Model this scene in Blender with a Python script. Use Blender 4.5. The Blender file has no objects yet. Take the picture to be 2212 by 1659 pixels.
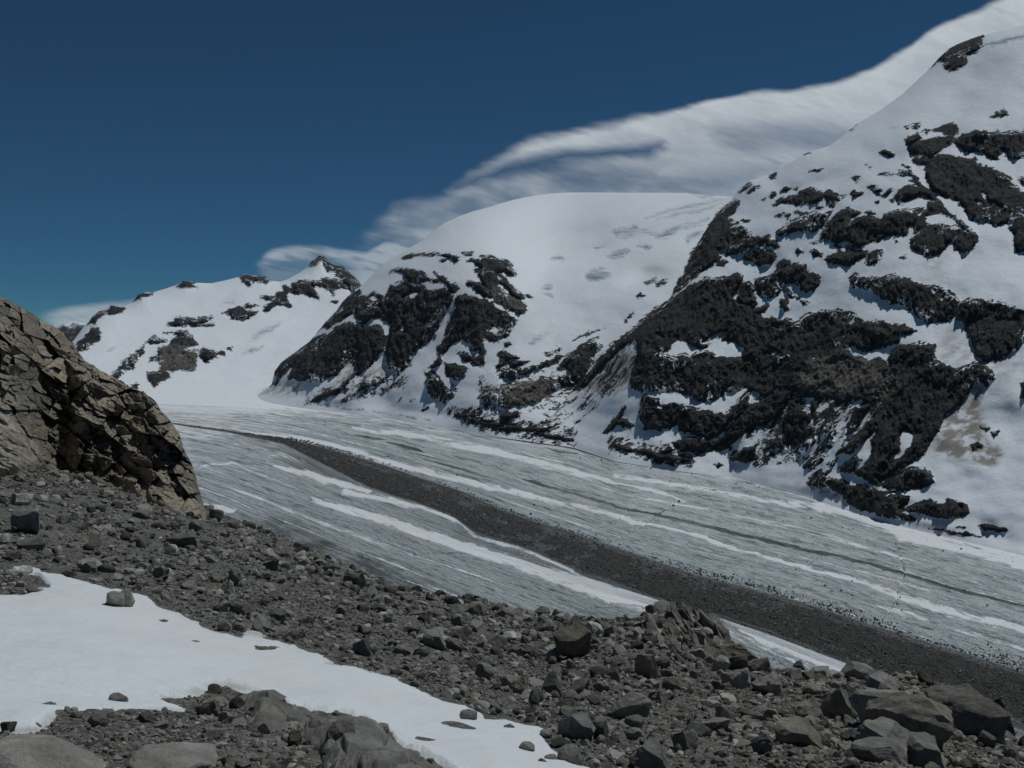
import bpy, bmesh, math, random
import numpy as np
from mathutils import Vector, Matrix, Euler
SC = bpy.context.scene
COL = SC.collection
R = math.radians
# ------------------------------------------------------------------ camera
# pixel units of the tracing: 2212 x 1659
W, H, F, HOR = 2212.0, 1659.0, 2170.0, 740.0
CX, CY = W/2, H/2
PITCH = -math.atan((CY-HOR)/F)
cd = bpy.data.cameras.new("camera"); cam = bpy.data.objects.new("camera", cd); COL.objects.link(cam)
cd.sensor_width = 36; cd.lens = 36*F/W; cd.clip_start = 0.2; cd.clip_end = 60000
cam.location = (0, 0, 0); cam.rotation_euler = (R(90)+PITCH, 0, 0)
SC.camera = cam
SUN_AZ, SUN_EL = R(56), R(64)
# ------------------------------------------------------------------ sky, sun, exposure
wd = bpy.data.worlds.new("World"); SC.world = wd; wd.use_nodes = True
wn = wd.node_tree; bg = wn.nodes['Background']
sk = wn.nodes.new('ShaderNodeTexSky'); sk.sky_type = 'NISHITA'; sk.sun_disc = False
sk.sun_elevation = SUN_EL; sk.sun_rotation = SUN_AZ; sk.altitude = 3200
sk.air_density = 0.7; sk.dust_density = 0.0; sk.ozone_density = 6.0
gm = wn.nodes.new('ShaderNodeGamma'); gm.inputs[1].default_value = 1.05      # deep high-altitude blue, darker overhead
tn = wn.nodes.new('ShaderNodeMix'); tn.data_type = 'RGBA'; tn.blend_type = 'MULTIPLY'; tn.inputs[0].default_value = 1
tn.inputs[7].default_value = (.42, .95, 1.0, 1)
wn.links.new(sk.outputs[0], gm.inputs[0]); wn.links.new(gm.outputs[0], tn.inputs[6]); wn.links.new(tn.outputs[2], bg.inputs[0]); bg.inputs[1].default_value = 0.05
sl = bpy.data.lights.new("sun", 'SUN'); sun = bpy.data.objects.new("sun", sl); COL.objects.link(sun)
sl.energy = 3.6; sl.angle = R(0.53); sl.color = (0.97, 1.0, 0.985)
SDIR = Vector((math.sin(SUN_AZ)*math.cos(SUN_EL), math.cos(SUN_AZ)*math.cos(SUN_EL), math.sin(SUN_EL)))
sun.rotation_euler = SDIR.to_track_quat('Z', 'Y').to_euler(); sun.location = (0, 0, 300)
SC.view_settings.view_transform = 'Standard'; SC.view_settings.look = 'None'
SC.view_settings.gamma = 1; SC.view_settings.exposure = -0.88
# ------------------------------------------------------------------ numeric helpers
cp, sp = math.cos(PITCH), math.sin(PITCH)
def ray(x, y):
    a = (np.asarray(x, float)-CX)/F; c = (CY-np.asarray(y, float))/F
    return a, cp-sp*c, sp+cp*c          # right, forward (level), up per unit camera depth
def unp(x, y, D):
    a, b, c = ray(x, y)
    return np.stack([a*D, b*D, c*D], -1)
def P(s, ox=0.0, oy=0.0, k=1.0):
    return np.array([[float(v) for v in q.split(',')] for q in s.split()])*k+np.array([ox, oy])
R1 = lambda s: P(s, 0, 530.9, .36)
R2 = lambda s: P(s, 530.9, 486.6, .32)
R3 = lambda s: P(s, 1061.8, 309.7, .32)
R4 = lambda s: P(s, 1504.2, 44.2, .32)
R5 = lambda s: P(s, 1327.2, 530.9, .4)
R6 = lambda s: P(s, 0, 1061.8, .36)
R7 = lambda s: P(s, 707.9, 1061.8, .36)
R8 = lambda s: P(s, 1415.7, 1061.8, .36)
def curve(p): return lambda x: np.interp(x, p[:, 0], p[:, 1])
def scurve(p, sig=12):
    xs = np.arange(-400, 2700, 2.0); ys = np.interp(xs, p[:, 0], p[:, 1])
    k = np.exp(-.5*(np.arange(-60, 61)*2.0/sig)**2); k /= k.sum()
    ys = np.convolve(np.pad(ys, 60, 'edge'), k, 'valid')
    return lambda x: np.interp(x, xs, ys)
rs = np.random.RandomState(7)
PERM = rs.permutation(256); PERM = np.concatenate([PERM]*3)
GR = rs.normal(size=(256, 3)); GR /= np.linalg.norm(GR, axis=1)[:, None]
def perlin3(x, y, z):
    xi, yi, zi = np.floor(x).astype(int), np.floor(y).astype(int), np.floor(z).astype(int)
    xf, yf, zf = x-xi, y-yi, z-zi
    u, v, w = [t*t*t*(t*(t*6-15)+10) for t in (xf, yf, zf)]
    xi &= 255; yi &= 255; zi &= 255
    def g(a, b, c):
        h = PERM[PERM[PERM[(xi+a) & 255]+((yi+b) & 255)]+((zi+c) & 255)]; G = GR[h]
        return G[..., 0]*(xf-a)+G[..., 1]*(yf-b)+G[..., 2]*(zf-c)
    L = lambda a, b, t: a+t*(b-a)
    return L(L(L(g(0,0,0), g(1,0,0), u), L(g(0,1,0), g(1,1,0), u), v), L(L(g(0,0,1), g(1,0,1), u), L(g(0,1,1), g(1,1,1), u), v), w)*1.6
def noise2(x, y, s=0.0):
    return perlin3(np.asarray(x, float), np.asarray(y, float), np.full(np.shape(x), s+.37))
def fbm(x, y, o=4, s=0., ridge=False, g=.5):
    t = 0; a = 1.
    for i in range(o):
        n = noise2(x, y, s+i*7.3)
        t = t+a*((1-2*np.abs(n)) if ridge else n); a *= g; x = x*2.03+5.1; y = y*2.03-3.7
    return t
def sstep(a, b, x):
    t = np.clip((x-a)/(b-a), 0, 1); return t*t*(3-2*t)
def segdist(px, py, p, closed=True):
    d = np.full(px.shape, 1e9); t_at = np.zeros(px.shape); n = len(p)
    for i in range(n if closed else n-1):
        a, b = p[i], p[(i+1) % n]; e = b-a; L2 = max((e**2).sum(), 1e-9)
        t = np.clip(((px-a[0])*e[0]+(py-a[1])*e[1])/L2, 0, 1)
        dd = (px-a[0]-t*e[0])**2+(py-a[1]-t*e[1])**2
        m = dd < d; d = np.where(m, dd, d); t_at = np.where(m, i+t, t_at)
    return np.sqrt(d), t_at
def sd_poly(px, py, p):
    d, _ = segdist(px, py, p); ins = np.zeros(px.shape, bool); n = len(p)
    for i in range(n):
        (x1, y1), (x2, y2) = p[i], p[(i+1) % n]
        if y1 == y2: continue
        ins ^= ((y1 > py) != (y2 > py)) & (px < (x2-x1)*(py-y1)/(y2-y1)+x1)
    return np.where(ins, d, -d)
def sd_union(px, py, polys, far=40.):
    out = np.full(px.shape, -far); f = out.ravel(); X = px.ravel(); Y = py.ravel()
    for p in polys:
        m = np.nonzero((X > p[:, 0].min()-far) & (X < p[:, 0].max()+far) & (Y > p[:, 1].min()-far) & (Y < p[:, 1].max()+far))[0]
        if len(m): f[m] = np.maximum(f[m], sd_poly(X[m], Y[m], p))
    return f.reshape(px.shape)
def stroke(px, py, p, w, soft=.5):
    """0..1 along a traced line of half-width w (one value, or one per point)"""
    w = np.broadcast_to(np.asarray(w, float), (len(p),)); far = w.max()*2+6
    out = np.zeros(px.shape); f = out.ravel(); X = px.ravel(); Y = py.ravel()
    m = np.nonzero((X > p[:, 0].min()-far) & (X < p[:, 0].max()+far) & (Y > p[:, 1].min()-far) & (Y < p[:, 1].max()+far))[0]
    if len(m):
        d, t = segdist(X[m], Y[m], p, False); ww = np.interp(t, np.arange(len(p)), w)
        f[m] = 1-sstep(ww*(1-soft), ww*(1+soft)+.3, d)
    return f.reshape(px.shape)
# ------------------------------------------------------------------ mesh helpers
def mesh(name, verts, faces, mat, attrs=None, smooth=True):
    me = bpy.data.meshes.new(name); n = len(verts); k = faces.shape[1]; m = len(faces)
    me.vertices.add(n); me.vertices.foreach_set('co', np.ascontiguousarray(verts, dtype=np.float32).ravel())
    me.loops.add(m*k); me.loops.foreach_set('vertex_index', np.ascontiguousarray(faces, dtype=np.int32).ravel())
    me.polygons.add(m); me.polygons.foreach_set('loop_start', np.arange(0, m*k, k, dtype=np.int32))
    me.polygons.foreach_set('use_smooth', np.full(m, smooth, dtype=bool))
    for an, av in (attrs or {}).items():
        av = np.asarray(av, dtype=np.float32)
        if av.ndim == 1: me.attributes.new(an, 'FLOAT', 'POINT').data.foreach_set('value', av)
        else: me.attributes.new(an, 'FLOAT_VECTOR', 'POINT').data.foreach_set('vector', np.ascontiguousarray(av).ravel())
    me.materials.append(mat); me.update(calc_edges=True); me.validate()
    o = bpy.data.objects.new(name, me); COL.objects.link(o); return o
def tag(o, label=None, cat=None, group=None, kind=None):
    for k, v in (('label', label), ('category', cat), ('group', group), ('kind', kind)):
        if v: o[k] = v
    return o
def gfaces(nr, nc):
    i = np.arange((nr-1)*(nc-1)); r = i//(nc-1); c = i % (nc-1); a = r*nc+c
    return np.stack([a, a+1, a+nc+1, a+nc], -1)        # rows go up the picture: faces look at the viewer
def rows(xs, yb, yt, n, pw=1.0):
    u = np.linspace(0, 1, n)[:, None]**pw
    y = yb(xs)[None]*(1-u)+yt(xs)[None]*u
    return np.broadcast_to(xs[None], y.shape).copy(), y
def with_back(Pt, attrs, drop, back, n=6):
    """continue the last row over the crest and down the far side, so the form is solid"""
    top = Pt[-1]; ex = [Pt]
    for i in range(1, n+1):
        q = top.copy(); t = i/n; hd = top[:, :2]/np.linalg.norm(top[:, :2], axis=1)[:, None]
        q[:, :2] += hd*(back*t)[..., None] if np.ndim(back) else hd*back*t
        q[:, 2] -= drop*(t**1.5); ex.append(q[None])
    out = {k: np.concatenate([v]+[v[-1:]]*n) for k, v in attrs.items()}
    return np.concatenate(ex), out
def sheet(name, Pt, mat, attrs, kind='structure', label=None, cat=None):
    nr, nc = Pt.shape[:2]
    o = mesh(name, Pt.reshape(-1, 3), gfaces(nr, nc), mat, {k: v.reshape(nr*nc, -1).squeeze() if v.ndim > 2 else v.ravel() for k, v in attrs.items()})
    return tag(o, label, cat, None, kind)
# ------------------------------------------------------------------ node helpers
class NT:
    def __init__(s, name):
        s.m = bpy.data.materials.new(name); s.m.use_nodes = True; s.t = s.m.node_tree; s.t.nodes.clear()
        s.out = s.t.nodes.new('ShaderNodeOutputMaterial')
    def put(s, sock, v):
        if isinstance(v, bpy.types.NodeSocket): s.t.links.new(v, sock)
        elif isinstance(v, (tuple, list)) and len(v) == 3 and len(sock.default_value) == 4: sock.default_value = (*v, 1)
        else: sock.default_value = v
    def n(s, ty, out=0, props=None, **kw):
        nd = s.t.nodes.new('ShaderNode'+ty)
        for k, v in (props or {}).items(): setattr(nd, k, v)
        for k, v in kw.items():
            k2 = int(k[1:]) if k[0] == 'i' and k[1:].isdigit() else k.replace('_', ' ')
            s.put(nd.inputs[k2], v)
        return nd.outputs[out]
    def attr(s, name, out=2): return s.n('Attribute', out, {'attribute_name': name})
    def math(s, op, a, b=0.0, c=0.0): return s.n('Math', 0, {'operation': op}, i0=a, i1=b, i2=c)
    def rng(s, v, a, b, c=0.0, d=1.0): return s.n('MapRange', 0, None, i0=v, i1=a, i2=b, i3=c, i4=d)
    def noise(s, vec, sc, det=4.0, ro=.55, dist=0.0): return s.n('TexNoise', 0, None, Vector=vec, Scale=sc, Detail=det, Roughness=ro, Distortion=dist)
    def vor(s, vec, sc, out=0, feat='F1', rnd=1.0): return s.n('TexVoronoi', out, {'feature': feat}, Vector=vec, Scale=sc, Randomness=rnd)
    def mapv(s, vec, sc=(1, 1, 1), rot=(0, 0, 0)):
        nd = s.t.nodes.new('ShaderNodeMapping'); s.put(nd.inputs[0], vec); nd.inputs[3].default_value = sc; nd.inputs[2].default_value = rot; return nd.outputs[0]
    def pos(s): return s.n('NewGeometry', 0)
    def obj(s): return s.n('TexCoord', 3)
    def mix(s, f, a, b, bt='MIX'):
        nd = s.t.nodes.new('ShaderNodeMix'); nd.data_type = 'RGBA'; nd.blend_type = bt
        s.put(nd.inputs[0], f); s.put(nd.inputs[6], a); s.put(nd.inputs[7], b); return nd.outputs[2]
    def ramp(s, f, *st):
        nd = s.t.nodes.new('ShaderNodeValToRGB'); s.put(nd.inputs[0], f); e = nd.color_ramp.elements
        while len(e) < len(st): e.new(.5)
        for el, (p, c) in zip(e, st): el.position = p; el.color = (*c, 1) if isinstance(c, tuple) else (c, c, c, 1)
        return nd.outputs[0]
    def bump(s, h, dist, st=1.0, nrm=None):
        kw = dict(Height=h, Distance=dist, Strength=st)
        if nrm is not None: kw['Normal'] = nrm
        return s.n('Bump', 0, None, **kw)
    def bsdf(s, col, rough=.8, nrm=None, spec=.3):
        nd = s.t.nodes.new('ShaderNodeBsdfPrincipled'); s.put(nd.inputs['Base Color'], col); s.put(nd.inputs['Roughness'], rough)
        nd.inputs['Specular IOR Level'].default_value = spec
        if nrm is not None: s.put(nd.inputs['Normal'], nrm)
        s.t.links.new(nd.outputs[0], s.out.inputs[0]); return s.m
# ------------------------------------------------------------------ materials
SNOW = (.80, .815, .84)
def mat_mountain():
    t = NT('snow_and_rock'); p = t.pos()
    nb = t.noise(t.mapv(p, (1, 1, .6)), .035, 4, .65); nf = t.noise(p, .2, 3, .6)
    r = t.math('ADD', t.attr('rock'), t.math('MULTIPLY', t.math('SUBTRACT', nb, .5), 15.))
    r = t.math('ADD', r, t.math('MULTIPLY', t.math('SUBTRACT', nf, .5), 10.))
    r = t.math('ADD', r, t.math('MULTIPLY', t.math('SUBTRACT', t.noise(p, .011, 2), .5), 9.))
    gl = t.noise(t.mapv(p, (.075, .075, .012), (0, R(14), 0)), 1.0, 4, .65)
    r = t.math('ADD', r, t.math('MULTIPLY', t.math('SUBTRACT', gl, .5), 13.))
    vein = t.rng(t.math('ABSOLUTE', t.math('SUBTRACT', t.noise(t.mapv(p, (.03, .03, .012), (0, R(20), 0)), 1.0, 3, .6, .6), .5)), .022, .006)
    vg = t.rng(t.noise(p, .009, 3), .5, .64)
    r = t.math('SUBTRACT', r, t.math('MULTIPLY', t.math('MULTIPLY', vein, vg), 30.))
    spk = t.math('MULTIPLY', t.rng(t.noise(p, .14, 3, .6), .66, .71), t.rng(t.noise(p, .012, 3), .52, .64))
    r = t.math('SUBTRACT', r, t.math('MULTIPLY', spk, 20.))
    m = t.rng(r, -2.6, -1.0)
    streak = t.noise(t.mapv(p, (.06, .06, .008), (0, R(12), 0)), 1.0, 5, .6)
    rc = t.ramp(t.noise(t.mapv(p, (1, 1, .5), (0, R(22), 0)), .045, 6, .62), (.32, (.015, .016, .017)), (.5, (.032, .033, .033)), (.74, (.095, .092, .085)))
    rc = t.mix(t.rng(streak, .5, .7), rc, (.05, .05, .048))
    rc = t.mix(t.attr('warm'), rc, t.ramp(t.noise(p, .12, 5, .7), (.35, (.06, .057, .052)), (.65, (.24, .215, .18))))
    dst = t.math('MULTIPLY', t.attr('dirt'), t.rng(streak, .38, .6))
    sc = t.mix(t.math('MULTIPLY', t.rng(t.noise(p, .004, 3), .45, .75), .5), (.84, .88, .93), (.84, .83, .84))
    sc = t.mix(t.math('MULTIPLY', t.rng(streak, .5, .75), t.rng(t.noise(p, .006, 2), .5, .7, 0, .35)), sc, (.52, .50, .47))
    sc = t.mix(dst, sc, (.30, .275, .24))
    ib = t.math('MULTIPLY', t.attr('ice'), t.rng(t.noise(t.mapv(p, (.008, .008, .05)), 1.0, 5, .7), .38, .62))
    sc = t.mix(ib, sc, (.27, .345, .385))
    rib = t.noise(t.mapv(p, (.035, .035, .014), (0, R(22), 0)), 1.0, 6, .62, .4)
    h = t.math('ADD', t.math('MULTIPLY', t.math('ADD', t.math('MULTIPLY', t.noise(p, .08, 6, .6), .45), t.math('MULTIPLY', rib, 1.1)), t.rng(m, 0, 1, .10, 1.0)), t.math('MULTIPLY', ib, -.3))
    nrm = t.bump(h, 26.0, .75)
    return t.bsdf(t.mix(m, sc, rc), t.rng(m, 0, 1, .65, .9), nrm, .15)
def mat_glacier():
    t = NT('glacier_ice'); p = t.pos(); fl = t.attr('flow', 1)
    n1 = t.noise(t.mapv(fl, (3.2, 13, 1)), 1.0, 6, .68, .25)
    n2 = t.noise(t.mapv(fl, (11, 34, 1)), 1.0, 4, .7, .4)
    n3 = t.noise(t.mapv(fl, (1.6, 6, 1)), 1.0, 4, .6)
    s = t.math('ADD', t.math('MULTIPLY', n1, .5), t.math('MULTIPLY', n2, .5))
    s = t.math('ADD', .5, t.math('MULTIPLY', t.math('SUBTRACT', s, .5), 2.6))
    ice = t.ramp(s, (.18, (.15, .175, .18)), (.34, (.34, .39, .40)), (.5, (.50, .565, .58)), (.72, (.68, .73, .745)))
    ice = t.mix(t.rng(n3, .5, .66, 0, .6), ice, (.60, .62, .63))
    pits = t.rng(t.noise(t.mapv(fl, (60, 80, 1)), 1.0, 2, .5), .64, .72)
    ice = t.mix(t.math('MULTIPLY', pits, .6), ice, (.10, .11, .11))
    cr = t.rng(t.math('ADD', t.attr('crack'), t.math('MULTIPLY', t.math('SUBTRACT', n2, .5), 1.2)), .45, .8)
    ice = t.mix(t.math('MULTIPLY', cr, .95), ice, (.09, .11, .115))
    d = t.rng(t.math('ADD', t.attr('dirt'), t.math('MULTIPLY', t.math('SUBTRACT', s, .5), 1.7)), .3, .95)
    ice = t.mix(t.math('MULTIPLY', d, .93), ice, t.ramp(n2, (.35, (.06, .058, .054)), (.65, (.14, .135, .125))))
    w = t.rng(t.math('ADD', t.attr('snow'), t.math('MULTIPLY', t.math('SUBTRACT', s, .5), 1.5)), .36, .7)
    c = t.mix(w, ice, t.mix(t.rng(n3, .4, .7), (.79, .825, .86), (.78, .76, .76)))
    h = t.math('MULTIPLY', s, t.rng(w, 0, 1, 1, .15))
    return t.bsdf(c, t.rng(w, 0, 1, .5, .7), t.bump(h, 9.0, .8), .25)
def mat_moraine():
    t = NT('moraine_debris'); p = t.pos()
    v = t.vor(p, .55, 1); f = t.noise(p, .12, 6, .7); g = t.noise(p, .9, 3, .7)
    c = t.ramp(f, (.3, (.043, .043, .041)), (.7, (.092, .092, .088)))
    c = t.mix(t.rng(g, .62, .72, 0, .8), c, (.26, .255, .24)); c = t.mix(t.rng(g, .40, .33, 0, .8), c, (.028, .027, .025))
    h = t.math('ADD', t.math('MULTIPLY', t.vor(p, .5), -.7), t.noise(p, .25, 6, .7))
    return t.bsdf(c, .95, t.bump(h, 2.5, 1.0), .1)
def mat_ground():
    t = NT('gravel_ground'); p = t.pos()
    f = t.noise(p, .35, 6, .65); g = t.noise(p, 6, 8, .75); v = t.vor(p, 9, 1); vd = t.vor(p, 9); vd2 = t.vor(p, 26); v2 = t.vor(p, 26, 1)
    c = t.ramp(f, (.33, (.078, .073, .058)), (.5, (.108, .104, .088)), (.68, (.155, .152, .137)))
    st = t.n('RGBToBW', 0, None, Color=v); st2 = t.n('RGBToBW', 0, None, Color=v2)
    c = t.mix(t.rng(st, .45, .9, 0, .7), c, (.25, .25, .24)); c = t.mix(t.rng(st2, .55, .9, 0, .6), c, (.30, .295, .28)); c = t.mix(t.rng(st2, .35, .1, 0, .7), c, (.05, .047, .042))
    c = t.mix(t.rng(g, .52, .4, 0, .6), c, (.045, .04, .034))
    moss = t.math('MULTIPLY', t.rng(t.noise(p, .9, 4, .6), .56, .68), t.attr('moss'))
    c = t.mix(t.math('MULTIPLY', moss, .5), c, (.09, .088, .04))
    h = t.math('ADD', t.math('ADD', t.math('MULTIPLY', vd, -.9), t.math('MULTIPLY', vd2, -.35)), t.math('MULTIPLY', g, .7))
    return t.bsdf(c, .95, t.bump(h, .045, 1.0), .15)
def rock_shader(name, tone, warm, scale=1.0, bumpd=.05, crk=.3):
    t = NT(name); p = t.obj() if False else t.pos()
    tone = tone(t); warm = warm(t)
    f = t.noise(p, 2.2*scale, 8, .68); g = t.noise(p, 22*scale, 4, .75)
    c = t.ramp(f, (.3, (.165, .162, .148)), (.5, (.26, .256, .236)), (.72, (.39, .382, .352)))
    wc = t.ramp(f, (.3, (.15, .125, .095)), (.5, (.275, .232, .178)), (.72, (.42, .365, .295)))
    c = t.mix(warm, c, wc)
    c = t.mix(t.rng(g, .6, .78, 0, .5), c, (.33, .33, .31)); c = t.mix(t.rng(g, .42, .25, 0, .6), c, (.04, .04, .036))
    c = t.mix(1.0, c, t.n('CombineColor', 0, None, i0=tone, i1=tone, i2=tone), 'MULTIPLY')
    cr = t.vor(t.mapv(t.n('VectorMath', 0, {'operation': 'ADD'}, i0=p, i1=t.n('TexNoise', 1, None, Vector=p, Scale=1.2*scale)), (1, 1, 1.9), (.5, .3, .2)), .8*scale, 0, 'DISTANCE_TO_EDGE')
    c = t.mix(t.rng(t.math('ADD', cr, t.math('MULTIPLY', f, .05)), .035, .022, 0, crk), c, (.04, .038, .034))
    h = t.math('ADD', t.math('MULTIPLY', f, 1.0), t.math('ADD', t.math('MULTIPLY', g, .22), t.math('MULTIPLY', t.rng(cr, 0, .03), .5*crk)))
    return t, t.bsdf(c, .9, t.bump(h, bumpd*2.2, .8), .2)
def mat_snowpatch():
    t = NT('old_snow'); p = t.pos()
    n = t.noise(t.mapv(p, (1, 2.2, 1), (0, 0, R(25))), 1.3, 6, .6); b = t.noise(t.mapv(p, (1, 2.5, 1), (0, 0, R(-20))), .12, 3, .5); g = t.noise(p, 9, 4, .7)
    c = t.mix(t.rng(b, .48, .72, 0, .8), (.75, .785, .81), (.75, .72, .715))
    c = t.mix(t.rng(g, .61, .74, 0, .5), c, (.48, .46, .43))
    c = t.mix(t.math('MULTIPLY', t.attr('edge'), t.rng(n, .35, .6)), c, (.42, .40, .36))
    h = t.math('ADD', n, t.math('MULTIPLY', g, .12))
    return t.bsdf(c, .6, t.bump(h, .16, .7), .25)
M_MT, M_GL, M_MO, M_GR, M_SN = mat_mountain(), mat_glacier(), mat_moraine(), mat_ground(), mat_snowpatch()
_, M_CL = rock_shader('cliff_rock', lambda t: t.attr('tone'), lambda t: t.attr('warm'), .7, .05, .03)
_, M_ST = rock_shader('rubble_stone', lambda t: t.attr('tone'), lambda t: t.attr('warm'), 2.0, .02)
def _oc(i):
    def f(t):
        c = t.n('ObjectInfo', 1); s = t.t.nodes.new('ShaderNodeSeparateColor'); t.t.links.new(c, s.inputs[0]); return s.outputs[i]
    return f
_, M_BO = rock_shader('boulder_stone', lambda t: t.math('MULTIPLY', _oc(0)(t), 2.0), _oc(1), 1.6, .035, .1)
# ------------------------------------------------------------------ traced lines of the land
FOOT = scurve(np.vstack([P("-400,850 250,855 330,850 420,858 560,864"), R2("350,1205 600,1230 750,1250 950,1270 1150,1310 1400,1345 1700,1400 2000,1440 2212,1470"), R5("0,1140 200,1170 400,1200 640,1225 1000,1320 1300,1420 1500,1480 1700,1530 2212,1650"), P("2700,1310")]), 8)
CREST = scurve(P("-400,960 0,1010 180,1030 430,1095 470,1112 520,1130 600,1160 680,1195 760,1225 830,1255 900,1275 960,1287 1060,1308 1150,1332 1230,1340 1330,1338 1380,1330 1440,1322 1500,1335 1560,1375 1600,1405 1650,1440 1700,1458 1760,1462 1850,1462 1950,1470 2050,1497 2120,1530 2160,1555 2190,1590 2212,1625 2300,1690 2700,1900"), 6)
GA, GB, GZ = -.03, .02, -220.0
def glacierD(x, y):
    a, b, c = ray(x, y); return GZ/np.minimum(c-GA*a-GB*b, -.012)
# ------------------------------------------------------------------ rock outcrops traced on the mountains
ROCK_HILL = [R2(s) for s in """175,1095 215,1030 195,985 215,945 300,885 430,785 560,725 620,680 680,660 740,670 790,650 830,670 890,672 925,705 945,750 935,840 900,890 850,930 800,975 760,1010 735,1010 725,960 705,910 660,960 600,1015 540,1020 520,1055 440,1050 420,1035 365,1055 330,1045 292,1045 290,1010 310,955 295,950 260,1005 215,1060
483,725 540,650 610,580 650,520 700,470 760,435 775,440 770,480 810,485 850,460 905,460 940,480 960,430 975,400 1050,385 1100,375 1180,400 1260,440 1330,435 1395,455 1400,500 1370,560 1330,590 1335,640 1310,680 1260,710 1270,740 1235,790 1185,805 1150,830 1160,860 1120,900 1110,940 1060,975 1020,1010 990,985 960,960 950,900 940,870 950,830 960,780 975,700 990,680 960,650 940,670 915,650 890,625 850,625 820,645 780,650 775,630 740,620 740,570 745,530 720,590 660,640 610,660 560,690 520,690
970,322 1010,297 1100,295 1190,310 1235,340 1240,370 1290,360 1310,385 1270,380 1210,375 1140,380 1075,350 1060,320 1010,315
1275,325 1340,355 1390,400 1425,380 1425,410 1410,450 1380,440 1345,400 1310,365
1060,220 1160,195 1300,185 1380,195 1435,215 1425,245 1385,235 1340,205 1270,195 1190,200 1110,222
1300,232 1350,230 1350,248 1310,245
1465,182 1530,186 1520,198
1500,232 1560,230 1590,240 1640,220 1700,215 1770,245 1800,290 1825,335 1790,345 1740,320 1700,330 1730,355 1760,370 1820,430 1860,460 1880,485 1860,490 1810,480 1760,430 1720,385 1700,400 1750,450 1820,490 1880,530 1890,570 1860,598 1800,580 1740,545 1690,525 1670,490 1610,475 1560,455 1560,430 1500,400 1485,385 1500,372 1560,395 1600,400 1580,350 1550,300 1580,290 1560,260
1410,540 1430,480 1500,480 1600,510 1680,540 1750,580 1830,650 1800,690 1770,740 1715,760 1705,790 1650,785 1600,760 1590,800 1620,860 1620,940 1560,950 1510,920 1470,900 1440,865 1500,860 1540,890 1580,880 1570,850 1510,845 1520,815 1550,800 1500,790 1450,785 1390,800 1350,845 1330,860 1320,930 1300,960 1220,960 1260,930 1300,860 1295,820 1340,760 1355,710 1380,650 1385,600 1405,560
1340,930 1400,945 1470,945 1500,975 1470,1030 1430,1045 1385,1030 1350,990
1205,990 1250,985 1290,1010 1330,1050 1340,1090 1395,1140 1390,1170 1340,1195 1270,1165 1220,1100 1215,1050 1240,1030 1210,1010
1390,1075 1425,1085 1415,1110
1900,470 1935,480 1925,498
1745,795 1780,790 1800,805 1750,825
430,1185 500,1140 560,1125 640,1080 700,1010 740,1010 680,1080 620,1130 560,1150 500,1165 480,1190
720,1155 760,1110 780,1075 900,1050 1000,1040 930,1065 880,1090 800,1095 770,1130
915,1110 960,1090 1020,1060 975,1100 930,1125
640,1095 700,1100 650,1110
1015,1205 1050,1165 1040,1185
1115,1188 1145,1172 1125,1190
1180,1252 1240,1232 1195,1253
1575,1165 1590,1140 1640,1110 1690,1105 1680,1090 1760,1075 1830,1065 1900,1060 1880,1090 1900,1080 1940,1050 2000,1025 2080,1030 2130,1060 2160,1050 2150,1080 2090,1120 2000,1180 1960,1200 1920,1200 1900,1220 1850,1225 1800,1215 1780,1240 1710,1245 1690,1200 1640,1185 1620,1175
1700,880 1750,860 1800,870 1850,880 1840,900 1790,905 1760,925 1720,905
1670,940 1740,930 1750,945 1720,975
1760,925 1850,905 1910,920 1880,940 1800,950
1705,1010 1740,970 1800,955 1860,965 1860,990 1900,970 1960,945 2040,920 2110,880 2140,890 2100,920 2040,950 1950,980 1880,1015 1800,1030 1740,1025
1720,1280 1760,1255 1850,1260 1840,1290 1760,1305 1725,1300
2020,870 2060,855 2140,830 2100,855 2040,885
1410,1278 1500,1265 1600,1290 1680,1320 1650,1325 1560,1300 1470,1300 1410,1290
1500,1322 1600,1320 1700,1340 1850,1330 1800,1350 1700,1360 1620,1350 1530,1335
1650,1370 1780,1352 1900,1362 2150,1360 2000,1392 1850,1390 1700,1392
1870,1400 2100,1405 2212,1440 2212,1460 2000,1428""".split('\n')]
ROCK_HILL += [R3(s) for s in """980,1030 1000,1020 1035,1030 1020,1045
1110,955 1140,930 1180,920 1170,945 1120,965
545,1335 600,1300 680,1265 770,1245 750,1255 680,1280 610,1310 560,1330
620,1350 660,1330 725,1305 690,1330 640,1350
360,1440 370,1420 440,1400 485,1385 460,1405 400,1430
1040,945 1060,930 1110,918 1080,940""".split('\n')]
HOLE = [R2(s) for s in """1010,720 1065,655 1075,715 1040,725
970,392 1040,380 1090,408 1050,412 1000,412
1060,490 1130,440 1170,460 1130,490 1090,480 1080,500
835,490 870,478 900,500 860,512
1630,720 1670,695 1705,715 1690,750 1650,735
815,650 850,622 900,625 970,660 972,700 950,765 925,705 890,668 840,672
1060,560 1075,555 1070,600 1062,590""".split('\n')]
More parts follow.
